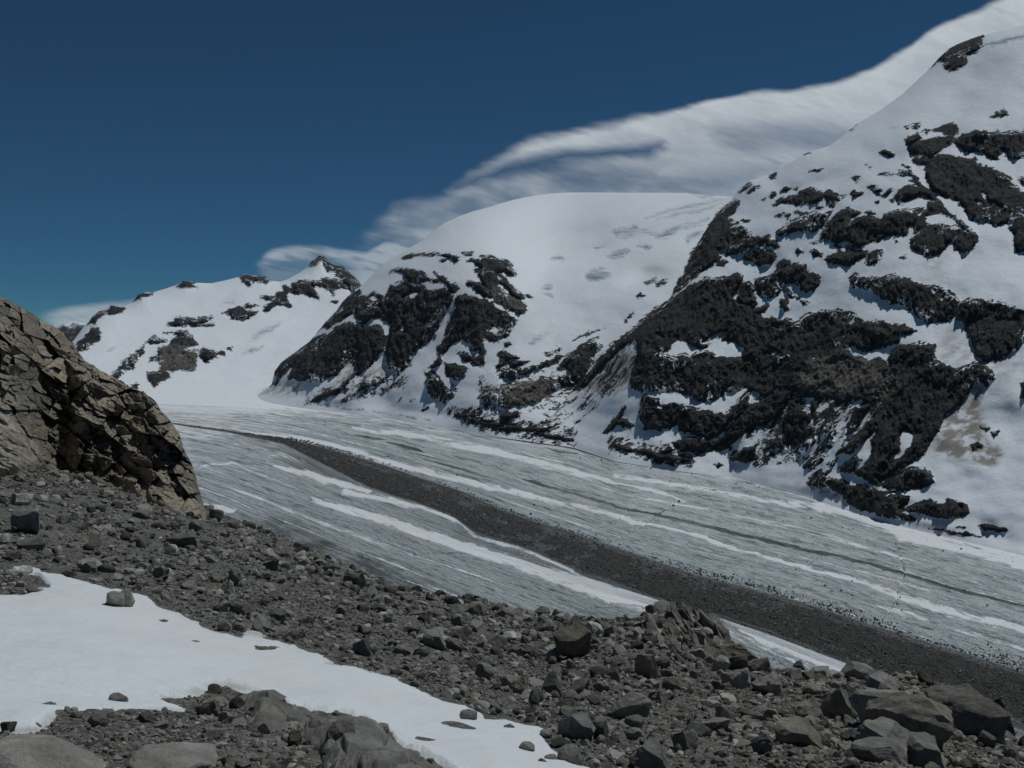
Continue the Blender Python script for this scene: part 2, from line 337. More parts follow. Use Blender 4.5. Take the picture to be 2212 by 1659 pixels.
ROCK_R = [R3(s) for s in """1230,1000 1280,900 1300,860 1340,790 1380,700 1440,600 1480,540 1530,470 1600,410 1650,385 1670,400 1640,450 1600,500 1580,520 1620,510 1640,520 1590,550 1660,530 1670,545 1610,570 1720,570 1750,600 1730,620 1810,625 1870,620 1920,660 1940,700 1890,700 1830,680 1780,690 1690,745 1560,750 1540,790 1500,800 1480,830 1440,850 1400,890 1350,930 1310,970 1260,1010
1700,760 1740,715 1800,700 1860,720 1915,750 1915,790 1880,825 1820,835 1750,810 1710,785
1690,520 1720,515 1740,525 1710,540
1530,810 1570,790 1600,800 1570,830
800,1370 870,1310 940,1260 1000,1200 1080,1140 1150,1090 1230,1030 1300,990 1340,960 1450,910 1560,890 1640,880 1700,890 1710,915 1680,970 1630,1025 1660,1060 1720,1090 1790,1080 1760,1120 1800,1110 1840,1090 1870,1090 1840,1130 1800,1150 1830,1170 1890,1165 1930,1190 2000,1180 2050,1210 2100,1170 2160,1140 2212,1140 2212,1659 960,1659 940,1600 960,1500 990,1400 970,1340 900,1370 860,1350 830,1370
1640,1040 1680,980 1720,930 1760,940 1780,980 1770,1000 1790,1080 1720,1095
1780,920 1850,890 1920,870 1935,830 1980,790 2010,800 2010,840 2060,815 2110,830 2130,880 2190,890 2212,900 2212,950 2180,990 2130,1010 2090,985 2050,950 2010,940 1985,945 2040,1040 1990,1030 1950,960 1940,900 1960,990 1930,1030 1860,1040 1800,1025 1800,980 1785,950
1950,1050 2000,1060 2010,1110 1980,1135 1950,1100
2050,1040 2100,1060 2140,1070 2115,1085 2070,1060
440,1530 500,1450 560,1400 640,1350 700,1345 740,1370 720,1390 690,1410 690,1460 650,1560 600,1600 550,1640 480,1630 450,1600 460,1570 520,1560 500,1500
560,1659 640,1560 720,1470 800,1370 960,1250 970,1330 940,1330 860,1400 780,1470 700,1560 600,1670
895,1200 920,1165 965,1140 940,1170 905,1200""".split('\n')]
ROCK_R += [R4(s) for s in """1575,320 1630,260 1700,195 1800,140 1930,95 1920,130 1920,180 1890,210 1860,215 1820,240 1830,270 1800,310 1750,330 1700,330 1670,310 1680,285 1640,270 1610,290
1985,655 2030,620 2070,603 2110,635 2060,650
1400,810 1440,780 1500,755 1530,775 1490,810 1440,838 1400,825
1460,710 1490,692 1515,710 1490,732 1465,725
1525,750 1560,735 1595,745 1560,755
1605,735 1650,710 1700,695 1755,700 1755,745 1710,775 1670,765 1650,740 1620,745
1410,720 1440,715 1420,730
1425,860 1500,820 1600,795 1700,785 1740,800 1720,830 1670,850 1650,880 1600,915 1530,915 1480,915 1440,890
1740,820 1800,765 1880,750 2000,760 2100,750 2500,755 2500,920 2212,920 2150,945 2110,915 2050,900 2040,935 1990,940 1940,900 1880,880 1820,875 1770,850
1235,880 1280,868 1330,900 1335,925 1290,915 1250,900
1460,940 1500,928 1580,930 1620,910 1660,905 1760,920 1830,935 1880,940 1900,970 1950,990 2000,1000 2060,1030 2120,1070 2130,1110 2180,1150 2240,1200 2240,1390 2150,1370 2100,1360 2020,1385 1960,1350 1860,1345 1830,1310 1800,1240 1770,1210 1680,1190 1640,1170 1610,1150 1580,1110 1560,1070 1540,1010 1560,980 1500,970
2110,1400 2150,1340 2212,1250 2400,1230 2400,1550 2212,1550 2170,1560 2140,1490 2150,1440
2165,1065 2212,1060 2300,1100 2212,1105 2180,1095
1395,975 1445,990 1450,1015 1490,1070 1520,1110 1560,1130 1600,1150 1620,1200 1700,1290 1780,1350 1850,1400 1890,1440 1900,1500 1860,1540 1800,1575 1770,1550 1740,1520 1690,1505 1670,1550 1620,1580 1560,1590 1500,1570 1450,1530 1440,1490 1490,1430 1540,1395 1620,1380 1700,1375 1780,1390 1800,1410 1740,1340 1700,1320 1660,1300 1600,1300 1530,1330 1555,1370 1520,1400 1470,1420 1460,1390 1490,1350 1520,1300 1560,1280 1570,1240 1620,1240 1630,1225 1580,1200 1500,1185 1430,1210 1385,1245 1350,1230 1335,1190 1370,1140 1440,1115 1500,1120 1470,1100 1440,1090 1470,1070 1440,1050 1360,1040 1380,1010 1430,1010
1240,1040 1290,1030 1345,1040 1320,1050 1260,1050
1060,1060 1080,1043 1105,1060 1085,1082
1145,980 1175,978 1165,992
1160,1120 1200,1103 1230,1108 1190,1130
1180,1135 1240,1130 1250,1145 1210,1150 1240,1170 1225,1175 1195,1160
1240,1180 1290,1145 1330,1135 1300,1165 1265,1182
1040,1170 1070,1158 1125,1165 1100,1185 1060,1195
1205,1220 1235,1210 1240,1225 1215,1235
1300,1215 1330,1210 1325,1235
1135,1290 1170,1285 1200,1305 1160,1305
800,1258 840,1250 850,1262 815,1270
895,1258 930,1250 925,1270
760,1020 800,998 845,1000 800,1015
345,1160 390,1120 430,1120 400,1145 360,1165
290,1170 330,1130 370,1105 340,1140
570,1160 600,1125 640,1128 610,1145
495,1195 515,1163 535,1165 520,1185
450,1215 470,1198 475,1210
655,1135 690,1125 680,1140
500,1055 535,1043 520,1058
720,905 760,888 775,882 740,905
1030,735 1075,702 1060,718 1040,738
520,1250 570,1210 630,1190 690,1180 710,1150 770,1135 830,1145 860,1160 900,1145 940,1170 965,1190 1010,1180 970,1210 920,1235 885,1230 865,1180 850,1215 780,1230 720,1245 640,1240 600,1225 550,1245
535,1445 550,1410 600,1380 640,1350 700,1310 760,1285 830,1290 920,1290 900,1330 850,1400 830,1420 790,1430 750,1410 700,1425 640,1420 580,1455
530,1320 560,1300 590,1300 570,1325
600,1310 630,1315 610,1335
660,1300 690,1285 730,1290 690,1310
765,1500 830,1470 850,1420 900,1350 940,1300 980,1275 1030,1265 1080,1285 1105,1300 1060,1325 1040,1360 1080,1335 1140,1320 1200,1330 1250,1340 1270,1310 1330,1290 1400,1275 1460,1290 1500,1300 1500,1340 1470,1385 1420,1380 1430,1420 1420,1450 1370,1455 1330,1440 1290,1450 1240,1490 1170,1510 1110,1530 1060,1510 1010,1480 960,1500 930,1490 900,1480 850,1480 800,1500
880,1610 930,1590 980,1565 1050,1560 1110,1550 1150,1560 1140,1600 1090,1610 1060,1640 1020,1655 960,1630 900,1635
1145,1630 1165,1590 1200,1560 1250,1545 1250,1610 1220,1640 1170,1645
770,1560 800,1545 840,1580 800,1590
670,1550 690,1540 720,1560 690,1575
1335,1470 1360,1470 1360,1500 1345,1500
940,1520 990,1525 970,1550
1010,1530 1050,1520 1060,1545 1020,1550
1465,1275 1530,1270 1520,1290 1480,1285
1385,1600 1410,1595 1400,1608""".split('\n')]
ROCK_R += [R5(s) for s in """1275,180 1300,155 1340,165 1400,170 1440,165 1520,155 1580,180 1640,200 1740,220 1810,235 1850,280 1870,310 1840,370 1790,410 1740,420 1690,410 1640,380 1590,345 1540,305 1500,305 1440,280 1390,240 1340,235 1290,225
1840,380 1860,310 1900,290 1960,280 2000,300 2080,300 2150,330 2300,400 2300,500 2212,510 2180,560 2120,595 2050,620 1990,620 1960,600 1950,590 1940,540 1910,480 1890,420
85,755 110,640 140,570 200,510 260,440 700,440 860,500 1000,520 1060,540 1060,600 1000,680 940,760 900,740 870,790 800,815 740,770 700,775 620,790 600,835 570,820 510,850 440,830 400,800 290,790 200,790 155,750 150,800
130,930 160,800 240,820 260,850 380,860 480,890 560,910 600,930 620,960 600,1000 560,1040 500,1050 430,1010 350,1000 340,965 280,990 160,990
430,1130 520,1090 600,1010 660,930 720,870 800,820 870,790 930,760 960,790 950,830 900,900 860,930 800,960 720,990 660,1050 580,1110 500,1120
600,925 640,870 700,800 730,780 730,870 700,910 640,960
315,1060 380,1030 450,1040 520,1060 560,1080 500,1110 430,1110 350,1100
960,790 1010,830 1010,870 1050,920 1080,980 1090,1040 1060,1100 1000,1130 970,1130 970,1080 920,1040 910,980 930,900 940,860
805,1100 840,1050 900,1040 940,1080 945,1115 900,1105 850,1090 820,1105
605,1140 660,1110 720,1080 790,1070 760,1110 770,1150 700,1170 640,1165
1110,1090 1120,1040 1120,980 1150,920 1160,850 1190,850 1185,900 1190,980 1190,1060 1170,1090 1130,1100
1060,830 1120,830 1100,860 1080,950 1060,900
880,560 960,480 1010,420 1100,350 1220,340 1300,365 1340,410 1440,405 1500,420 1550,430 1630,460 1560,480 1540,520 1460,545 1390,570 1330,560 1300,545 1240,545 1290,600 1330,610 1360,620 1420,600 1480,650 1490,580 1540,540 1640,530 1730,540 1730,600 1780,640 1860,670 1930,630 2000,640 2060,720 2010,760 1980,740 1940,760 1890,830 1830,890 1790,920 1760,980 1720,1050 1680,1110 1620,1160 1560,1200 1520,1210 1440,1270 1430,1300 1380,1270 1290,1240 1300,1210 1370,1160 1390,1130 1390,1060 1420,1000 1400,1010 1350,1060 1280,1120 1190,1130 1210,1100 1290,1030 1340,980 1390,900 1420,840 1380,860 1330,830 1250,850 1160,830 1070,820 1000,820 970,760 1040,640 1060,560
1250,1030 1260,960 1300,880 1340,860 1400,830 1380,880 1330,960 1280,1020
1205,1200 1270,1150 1300,1130 1330,1160 1290,1220 1240,1230
1045,1280 1090,1220 1150,1200 1180,1205 1140,1240 1180,1260 1240,1270 1300,1300 1350,1295 1440,1320 1560,1345 1600,1360 1590,1390 1540,1420 1620,1480 1600,1490 1520,1470 1420,1450 1340,1430 1260,1380 1200,1330 1140,1300 1060,1300
1540,1420 1620,1390 1700,1380 1790,1400 1800,1375 1850,1375 1890,1400 1920,1445 1860,1460 1790,1475 1740,1475 1690,1450 1620,1440
1435,1295 1480,1250 1560,1210 1640,1200 1700,1220 1735,1275 1700,1295 1640,1310 1560,1330 1480,1310
1015,1190 1060,1150 1130,1135 1120,1180 1060,1210
1145,1180 1200,1150 1190,1180
525,1185 560,1172 585,1185 550,1197
1970,1510 2000,1495 2050,1520 2120,1520 2130,1540 2060,1545 2000,1530
1845,1520 1900,1515 1890,1523
1920,1080 1960,1060 1995,1075 1930,1110
1970,970 2030,990 2010,1005
2030,1010 2070,1005 2050,1035
0,1070 60,1083 200,1113 300,1123 420,1150 380,1172 300,1162 150,1122 60,1106 0,1092
0,930 50,930 110,970 60,985 0,960
245,1105 300,1095 330,1100 280,1115
-60,1010 0,940 60,860 30,930 -20,1000
1700,1530 1800,1540 1900,1550 1980,1572 1900,1562 1780,1552
2195,740 2240,735 2240,830 2195,820""".split('\n')]
HOLE_R = [R5(s) for s in """265,585 330,490 440,550 480,555 600,465 580,520 640,505 690,560 690,615 640,600 560,590 520,565 450,570 400,590
480,520 530,480 600,462 580,500 520,530
1540,1010 1570,980 1625,1030 1600,1090 1560,1140 1490,1170 1480,1150 1540,1100
820,580 860,565 900,590 860,588
230,480 250,475 260,492
555,740 580,760 590,830 570,840
860,430 910,425 900,440
1640,1180 1690,1120 1650,1190""".split('\n')] + [R4(s) for s in """1920,1160 1950,1180 1985,1235 1950,1210
2010,1230 2060,1260 2040,1255
2060,870 2100,880 2080,930 2060,925
1890,1215 1930,1225 1910,1240
1690,1505 1720,1500 1740,1530 1700,1560 1680,1545""".split('\n')]
ROCK_F = [R1(s) for s in """1850,125 1870,90 1920,60 1970,85 2010,120 2050,130 2040,155 1960,155 1945,110 1930,80 1890,115 1865,128
2010,160 2060,125 2110,170 2170,235 2120,280 2070,230 2020,190
1745,235 1800,205 1900,205 1980,190 2040,220 2080,255 2040,250 1990,260 2010,295 1960,265 1900,235 1870,240 1915,315 1870,300 1820,285 1790,290 1740,270 1760,260
1580,390 1600,350 1660,330 1660,290 1700,270 1700,240 1740,260 1720,290 1725,330 1740,370 1700,355 1660,360 1620,385
1570,312 1600,303 1640,318 1600,322
1445,190 1480,168 1530,180 1590,185 1625,212 1580,220 1530,215 1490,235 1465,215
1070,240 1100,212 1150,215 1170,225 1150,235 1180,255 1110,250
800,330 830,290 910,280 880,300 840,315
630,390 660,362 750,365 740,395 690,412 650,405
530,470 545,430 580,400 625,385 600,430 570,465
455,590 500,560 545,495 585,490 598,545 550,590 490,640 460,630
1010,470 1060,440 1150,440 1270,430 1250,450 1200,470 1290,475 1230,485 1150,475 1050,480
1335,405 1430,368 1540,400 1490,440 1400,440 1380,420
1470,365 1490,348 1550,362 1510,368
870,580 920,545 1000,560 960,590 900,595
980,520 1040,510 1120,508 1130,540 1190,580 1190,600 1120,600 1110,625 1180,640 1180,700 1170,740 1120,755 1080,745 1030,760 960,720 950,690 890,700 910,670 950,650 950,620 1020,590 1030,550 1090,545 1050,525
670,780 750,690 860,600 860,640 820,680 800,740 780,720 740,760 700,790
885,765 920,765 1000,735 1020,790 960,820 930,840 890,800
1195,630 1230,615 1290,640 1290,665 1230,690 1200,665
785,840 810,825 835,835 820,865 790,860
1860,930 1890,910 1920,905 1890,925
1300,650 1335,642 1340,650
1370,620 1390,612 1385,625
1990,340 2020,335 2015,345""".split('\n')]
HOLE_F = [R1("745,740 760,690 775,640 770,700 750,760"), R1("1110,600 1200,605 1190,612 1120,612")]
ICE = [R1("1480,575 1520,540 1590,490 1680,460 1640,500 1560,540 1500,575"), R1("1445,655 1500,620 1570,605 1500,645"), R1("1300,350 1400,330 1390,345 1310,358"), R1("640,630 700,595 720,600 660,630")] + [R3(s) for s in """805,605 870,570 960,555 985,580 960,605 880,645 840,635
950,600 1020,585 1080,600 1150,600 1210,580 1330,540 1450,510 1400,550 1260,590 1180,640 1130,650 1070,620 1000,605
1030,505 1200,455 1340,420 1500,380 1620,370 1480,400 1300,445 1120,490
1100,520 1200,490 1340,455 1480,420 1560,410 1450,450 1300,480 1180,510
770,770 830,735 900,715 920,730 880,770 810,785
630,900 680,855 740,845 800,880 760,915 680,935 630,925
400,775 460,765 480,790 420,790
980,700 1040,685 1080,700 1040,720
1300,640 1360,600 1420,590 1380,620 1320,680
250,1360 280,1310 380,1275 330,1320 270,1365
340,1000 360,950 400,940 400,1040 370,1020
1340,345 1500,355 1480,365 1400,360
680,700 760,685 740,700 690,715""".split('\n')] + [R4("1930,180 2060,130 2212,95 2212,120 2100,150 1990,180")]
DIRT = [(R2("100,1130 200,1080 300,1060 420,1060 440,1090 350,1140 200,1150"), 12, 1.), (R2("540,1130 640,1020 705,915 735,1000 700,1040 620,1120"), 12, 1.1), (R2("740,1080 850,980 930,900 960,990 1000,1010 900,1050 800,1080"), 10, .8),
 (R3("560,1659 760,1480 960,1340 985,1400 900,1500 850,1640 820,1659"), 12, 1.2), (R3("830,1659 900,1540 970,1450 960,1540 900,1659"), 8, 1.5), (R5("0,760 60,650 110,560 110,640 60,740 0,800"), 10, 1.3),
 (R5("1730,1080 1780,950 1960,740 1990,770 1980,900 2000,960 1990,1040 2100,1120 2060,1190 1960,1180 1850,1150 1720,1120"), 14, 1.5),
 (R5("1740,560 1830,400 1930,560 1960,610 1850,660 1760,620"), 14, .5), (R5("1650,60 1760,100 1800,180 1700,130"), 14, .4),
 (R5("980,1275 1060,1300 1200,1330 1280,1400 1150,1350 1020,1310"), 8, 1.2), (R5("1560,1480 1700,1500 1980,1575 1800,1560 1650,1520"), 6, .9), (R2("420,1200 600,1222 900,1262 1100,1300 1250,1320 1100,1290 800,1250 550,1222"), 3, 1.6),
 (R5("1930,640 2212,520 2212,640 2060,760 1990,800 2010,740"), 20, .55)]
WARM_LIT = [R5("1000,700 1040,620 1180,600 1300,620 1330,600 1500,680 1560,740 1500,820 1400,820 1350,740 1250,800 1150,790 1000,780"), R2("1600,450 1720,520 1860,600 1890,560 1760,430 1700,400"), R1("950,600 1190,580 1190,740 960,740"), R2("1640,1040 2100,1040 2100,1200 1640,1240")]  # browner rock, with the sunlit right-facing sides painted lighter in the colour
SCREE = [R5("-400,960 -260,800 -60,640 40,560 100,600 -20,760 -200,940 -330,1000"), R2("1380,1260 1600,1270 1900,1340 2212,1370 2212,1460 1900,1420 1600,1360"), R5("0,1050 200,1090 420,1150 380,1175 200,1150 0,1100"), R2("1600,1040 2150,1000 2150,1200 1650,1240"),
 R5("700,850 1000,800 1420,820 1400,1000 1100,1130 760,1160 600,1100"), R2("430,1185 740,1060 900,1040 1060,1040 900,1120 700,1150 560,1160")]
HOLLOW = [(1165, 590, 60, 45, .03), (1290, 555, 90, 30, .022), (1400, 505, 110, 14, .016), (1290, 470, 130, 16, -.012), (1430, 455, 90, 9, .012), (1250, 640, 90, 30, -.014), (1390, 600, 50, 25, .02), (2080, 180, 70, 60, .012), (1960, 260, 60, 60, -.01), (2130, 270, 90, 24, -.012), (1760, 400, 90, 20, .01)]
RES = 4.0
gx = np.arange(-200, 2460, RES); gy = np.arange(-80, 1300, RES); GX, GY = np.meshgrid(gx, gy)
def relief_field(polys, holes, k=.0006):
    s = np.minimum(sd_union(GX, GY, polys), -sd_union(GX, GY, holes)); m = sstep(-3, 5, s)
    g = -k*(m-.0)*RES                        # change of ln(depth) per cell going up the picture
    g = -g                                   # array rows run downwards
    ky = np.fft.fftfreq(g.shape[0])[:, None]*2*np.pi; kx = np.fft.fftfreq(g.shape[1])[None]*2*np.pi
    G = np.fft.fft2(g); Rr = np.real(np.fft.ifft2(-1j*ky*G/(ky**2+.22*kx**2+(2*np.pi/(300/RES))**2)))
    return Rr
def samp(field, x, y):
    u = np.clip((x-gx[0])/RES, 0, len(gx)-1.001); v = np.clip((y-gy[0])/RES, 0, len(gy)-1.001)
    i = u.astype(int); j = v.astype(int); a = u-i; b = v-j
    return field[j, i]*(1-a)*(1-b)+field[j, i+1]*a*(1-b)+field[j+1, i]*(1-a)*b+field[j+1, i+1]*a*b
def slope_depth(x, y, D0, slope):
    """march each column up the picture over ground whose forward slope is slope(x, y)"""
    a, b, c = ray(x, y); t = c/b; s = slope
    sm = .5*(s[1:]+s[:-1]); tm = .5*(t[1:]+t[:-1])
    inc = (t[1:]-t[:-1])/np.maximum(sm-tm, .03)
    lnY = np.vstack([np.zeros((1, x.shape[1])), np.cumsum(inc, 0)])
    return D0*ray(x[0], y[0])[1]*np.exp(lnY)/b
def mountain(name, x0, x1, stepx, nrow, foot, top, slope, polys, holes, crest_px=26, seed=0, k=.0006, back=900, drop=700, D0=None, rough=1., smooth=4, roll=lambda x: 1.0):
    xs = np.arange(x0, x1, stepx); top_w = lambda q: np.minimum(top(q), foot(q)-1)
    x, y = rows(xs, lambda q: foot(q)+10, top_w, nrow)
    # march up the picture on a regular raster, even the columns out, then read it at the vertices
    yy = np.arange(1300, -90, -3.0); xr = np.arange(x0-60, x1+60, 6.0); XR, YR = np.meshgrid(xr, yy)
    a_, b_, c_ = ray(XR, YR); t = c_/b_; sl = np.maximum(slope(XR, YR), t+.05); sm = .5*(sl[1:]+sl[:-1]); tm = .5*(t[1:]+t[:-1])
    L = np.vstack([np.zeros((1, len(xr))), np.cumsum((t[1:]-t[:-1])/np.maximum(sm-tm, .05), 0)])
    k_ = np.exp(-.5*(np.arange(-smooth*3, smooth*3+1)/smooth)**2); k_ /= k_.sum(); n_ = len(k_)//2
    q_ = np.pad(L, ((0, 0), (n_, n_)), 'edge'); L = sum(k_[i]*q_[:, i:i+L.shape[1]] for i in range(len(k_)))
    def atL(X, Y):
        u = np.clip((X-xr[0])/6, 0, len(xr)-1.001); v = np.clip((1300-Y)/3, 0, len(yy)-1.001); i = u.astype(int); j = v.astype(int); p, q = u-i, v-j
        return L[j, i]*(1-p)*(1-q)+L[j, i+1]*p*(1-q)+L[j+1, i]*(1-p)*q+L[j+1, i+1]*p*q
    yb0 = foot(xs)+10; D0_ = glacierD(xs, yb0) if D0 is None else D0(xs)
    K = np.log(D0_*ray(xs, yb0)[1])-atL(xs, yb0); q_ = np.arange(-120, 121); k_ = np.exp(-.5*(q_/36.)**2); k_ /= k_.sum()
    lin = np.polyval(np.polyfit(xs, K, 1), np.arange(-120, len(xs)+120)*stepx+xs[0]); Kp = np.pad(K, 120, 'edge')-lin   # ends follow the trend
    Ks = np.convolve(Kp, k_, 'valid')+lin[120:-120]; wk = sstep(0, 170, yb0[None]-y)
    D = np.exp(atL(x, y)+K[None]*(1-wk)+Ks[None]*wk)/ray(x, y)[1]
    rf = relief_field(polys, holes, k)
    wx = x+3.0*fbm(x/26, y/26, 4, seed, g=.65); wy = y+3.4*fbm(x/20, y/26, 4, seed+40, g=.65)
    rock = np.minimum(sd_union(wx, wy, polys), -sd_union(wx, wy, holes))
    m = sstep(-1, 7, rock)
    rock = np.maximum(rock, np.minimum(.35*sd_union(wx, wy, SCREE, 40), -2.0-.9*np.abs(fbm(x/50, y/30, 2, 88.)))*1.0)
    lr = samp(rf, wx, wy)
    rg = fbm(x/60+.35*y/70, y/120, 6, seed+3, True, .58)*.0078+fbm(x/14, y/22, 4, seed+9, True, .62)*.0030
    sm = fbm(x/220, y/120, 3, seed+5)*.010+fbm(x/60+y/60, y/60, 2, seed+6)*.0011
    tx = np.arange(x0-20, x1+20, 9.0); e, _ = segdist(x, y, np.stack([tx, top(tx)], 1), False)
    rd = np.exp(-e/crest_px)*.05*roll(x)                           # the form rolls away towards its skyline
    edge = sstep(0, 30, foot(x)+10-y)
    for cx, cy, rx, ry, am in HOLLOW: sm = sm+am*np.exp(-((x-cx)/rx)**2-((y-cy-.35*(cx-x))/ry)**2)
    D = D*np.exp(edge*(lr-m*(rg-.004)*rough+sm)+rd)
    dirt = np.zeros(x.shape)
    for p, soft, amt in DIRT: dirt = np.maximum(dirt, amt*sstep(-soft, soft, sd_union(wx, wy, [p], 30)))
    ice = sstep(-5, 5, sd_union(wx, wy, ICE, 20)); warm = sstep(-8, 8, sd_union(wx, wy, WARM_LIT, 20))*.8
    Pt = unp(x, y, D); at = dict(rock=rock, dirt=dirt, ice=ice, warm=warm)
    Pt, at = with_back(Pt, at, drop, back)
    return sheet(name, Pt, M_MT, at)
# far range at the head of the glacier
TOP_F = curve(np.vstack([P("-700,690 -400,700 -200,735 0,760"), R1("330,640 400,600 440,570 500,490 530,460 550,430 590,395 620,385 660,358 740,362 760,356 800,335 830,290 850,286 880,278 910,282 1000,255 1060,235 1100,210 1150,213 1180,222 1270,225 1350,208 1440,185 1480,167 1530,178 1590,184 1625,210 1680,216 1730,200 1800,160 1850,125 1865,95 1885,84 1900,65 1920,58 1945,65 1960,80 1990,108 2010,118 2040,120 2060,125 2100,160 2140,195 2170,235"), P("800,640 840,700 900,800 1000,850")]))
def sl_far(x, y): return .05+.08*sstep(868, 845, y)+.2*sstep(830, 770, y)+.1*sstep(740, 640, y)
mountain('far_mountain', -500, 900, 1.8, 240, scurve(P("-400,866 300,862 560,872 900,890"), 8), TOP_F, sl_far, ROCK_F, HOLE_F, 8, 11, .0002, 1500, 500)
# the dark ridge behind it
TOP_B = curve(P("-400,760 60,730 119,707 137,698 158,694 180,698 196,704 215,715 260,740 400,800"))
mountain('distant_ridge', -500, 300, 2, 60, scurve(P("-400,866 400,866"), 8), TOP_B, lambda x, y: .12+0*x+.25*sstep(760, 720, y), [P("100,760 119,712 137,703 150,708 158,700 180,704 196,710 230,725 260,760 200,775")], [P("140,704 158,700 170,706 150,712"), P("120,716 135,722 128,726")], 6, 17, .0002, 1500, 300, D0=lambda q: 5200+0*q)
# snow dome with the rocky hill in front of it
TOP_D = curve(np.vstack([P("-400,900 540,866"), R2("100,1130 175,1075 195,985 240,925 300,880 430,785 480,725 540,650 610,578 650,520 700,468 760,430 820,370 900,290 960,240 1060,180 1180,110 1280,25"), P("960,482 990,468 1020,457"), R3("0,425 70,402 150,380 220,364 300,350 400,338 500,332 700,332 900,334 1100,334 1300,335 1400,344 1500,355 1640,362"), P("1700,420 1900,410")]))
HILL_TOP = curve(np.vstack([P("-400,860 540,850"), R2("195,985 430,785 540,650 650,520 760,430 820,370 900,290 960,240 1060,212 1200,190 1400,180 1560,182 1700,205 1780,235 1830,310 1890,480 1940,700 1960,1000"), P("1180,900 2500,950")]))
def sl_dome(x, y):
    ht = HILL_TOP(x); inside = sstep(ht-6, ht+14, y)*sstep(1290, 1020, x)
    above = sstep(ht-70, ht-25, y)*(1-sstep(ht-10, ht+6, y))*sstep(1230, 1000, x)*sstep(840, 880, x)
    base = .34+.12*sstep(900, 780, y)*sstep(560, 760, y)+.05*np.sin(x/90+y/60)+.10*fbm(x/150+.3*y/90, y/70, 3, 41.)*sstep(850, 700, y)
    return base*(1-inside)+inside*(.62)-above*.10
mountain('snow_dome', 545, 1760, 1.8, 290, FOOT, TOP_D, sl_dome, ROCK_HILL+ROCK_R+[R3("-70,770 1,765 60,790 120,850 70,830")], HOLE, 22, 23, .00022, 2500, 900, smooth=12)
# right-hand mountain
TOP_R = curve(np.vstack([P("-400,980 1150,960 1172,930 1200,890 1240,838 1290,785 1330,748 1390,697 1440,655 1462,625 1478,596"), R3("1340,780 1380,695 1440,595 1480,535 1530,465 1590,410 1625,372"), R4("300,1118 370,1080 500,1040 620,960 730,900 890,850 960,800 1080,700 1250,600 1400,490 1560,340 1640,250 1700,193 1760,160 1930,95 2080,55 2212,25 2500,-40 3400,-200")]))
def sl_right(x, y): return .62-.18*sstep(1420, 1240, x)+.12*sstep(300, 60, y)+.06*np.sin(x/130-y/90)
mountain('rocky_mountain', 1155, 2460, 1.8, 430, FOOT, TOP_R, sl_right, ROCK_R+ROCK_HILL, HOLE_R, 24, 31, .00026, 420, 1000, roll=lambda x: sstep(1230, 1480, x))
# ------------------------------------------------------------------ glacier
BAND_UP = scurve(np.vstack([P("-400,880 371,913"), R1("1330,1098 1700,1150 1900,1198"), P("796,995 880,1025"), R7("800,0 1050,110 1500,260 2212,500"), R8("480,560 1000,700 1400,830 2212,1080"), P("2700,1620")]), 7)
BAND_LO = scurve(np.vstack([P("-400,882 371,916"), R1("1330,1112 1700,1188 1900,1290 2212,1440"), R7("540,60 760,150 900,255 1200,345 1550,500 2000,655"), R8("380,750 680,850 1150,1025"), P("2000,1492 2212,1575 2700,1790")]), 7)
THIN = np.vstack([P("300,880 560,903 720,932 840,957 910,977 1060,1012 1130,1035"), R7("1440,0 1800,110"), R8("0,135 350,215 780,320 1130,400 1400,470 1500,495 1800,585 2212,690"), P("2700,1430")])
STB = np.vstack([P("430,990 560,1030"), R1("1880,1510"), R7("0,70 250,150 600,270 900,355 1200,450 1600,590 2000,690"), R8("380,770 700,900 1100,1060"), P("2212,1600 2700,1800")])
FL = [FOOT, scurve(THIN, 12), BAND_UP, BAND_LO, scurve(STB, 12), scurve(P("-400,1000 430,1075 600,1150 900,1275 1300,1420 2212,1740 2700,1900"), 12)]
def flow(x, y):
    ys = [f(x) for f in FL]; ys = [ys[0]-80]+ys+[ys[-1]+120]
    psi = np.zeros(x.shape)
    for i in range(len(ys)-1): psi = psi+np.clip((y-ys[i])/np.maximum(ys[i+1]-ys[i], 2), 0, 1)*(ys[i+1]-ys[i] > 1)
    return psi
xs = np.concatenate([np.arange(-900, -120, 12.), np.arange(-120, 2480, 1.8)]); x, y = rows(xs, lambda q: CREST(q)+130, lambda q: FOOT(q)-12, 400, .8)
yl = y[0]; ad = np.linspace(2500, 0, 10)[:-1, None]**1.0; y = np.vstack([yl[None]+ad, y]); x = np.vstack([np.repeat(xs[None], 9, 0), x])
psi = flow(x, y); D = glacierD(x, np.minimum(y, 2900))
fbx = x/W
ridge = fbm(psi*9, fbx*7, 4, 2.0)*1.0+fbm(psi*40, fbx*16, 3, 5.0)*.35
snow = np.zeros(x.shape)
wx = x+4*fbm(x/40, y/16, 4, 3.); wy = y+2.2*fbm(x/30, y/12, 4, 8.)
def addp(p, soft=3, amt=1.): 
    global snow; snow = np.maximum(snow, amt*(1.0+.25*fbm(fbx*30, psi*9, 3, len(p)*1.))*sstep(-soft*1.6, soft*1.6, sd_union(wx, wy+3*fbm(fbx*26, psi*4, 4, len(p)*3.), [p], 40)))
def adds(p, w, amt=1.):
    global snow; snow = np.maximum(snow, amt*(1.0+.3*fbm(fbx*26, psi*9, 3, len(p)*2.))*stroke(wx, wy+3.6*fbm(fbx*24, psi*3, 4, len(p)*1.), p, w, .95))
adds(np.vstack([P("500,926 700,955 820,992 930,1022 1000,1040"), R7("1100,0 1600,110 1900,195 2212,260"), R8("400,320 720,410 860,440 1000,490 1200,530 1400,590 1560,650 1770,715 2212,820"), P("2500,1440")]), [3, 6, 7, 7, 7, 6, 6, 4, 4, 4, 4, 4, 5, 6, 8, 8, 9, 10, 10])
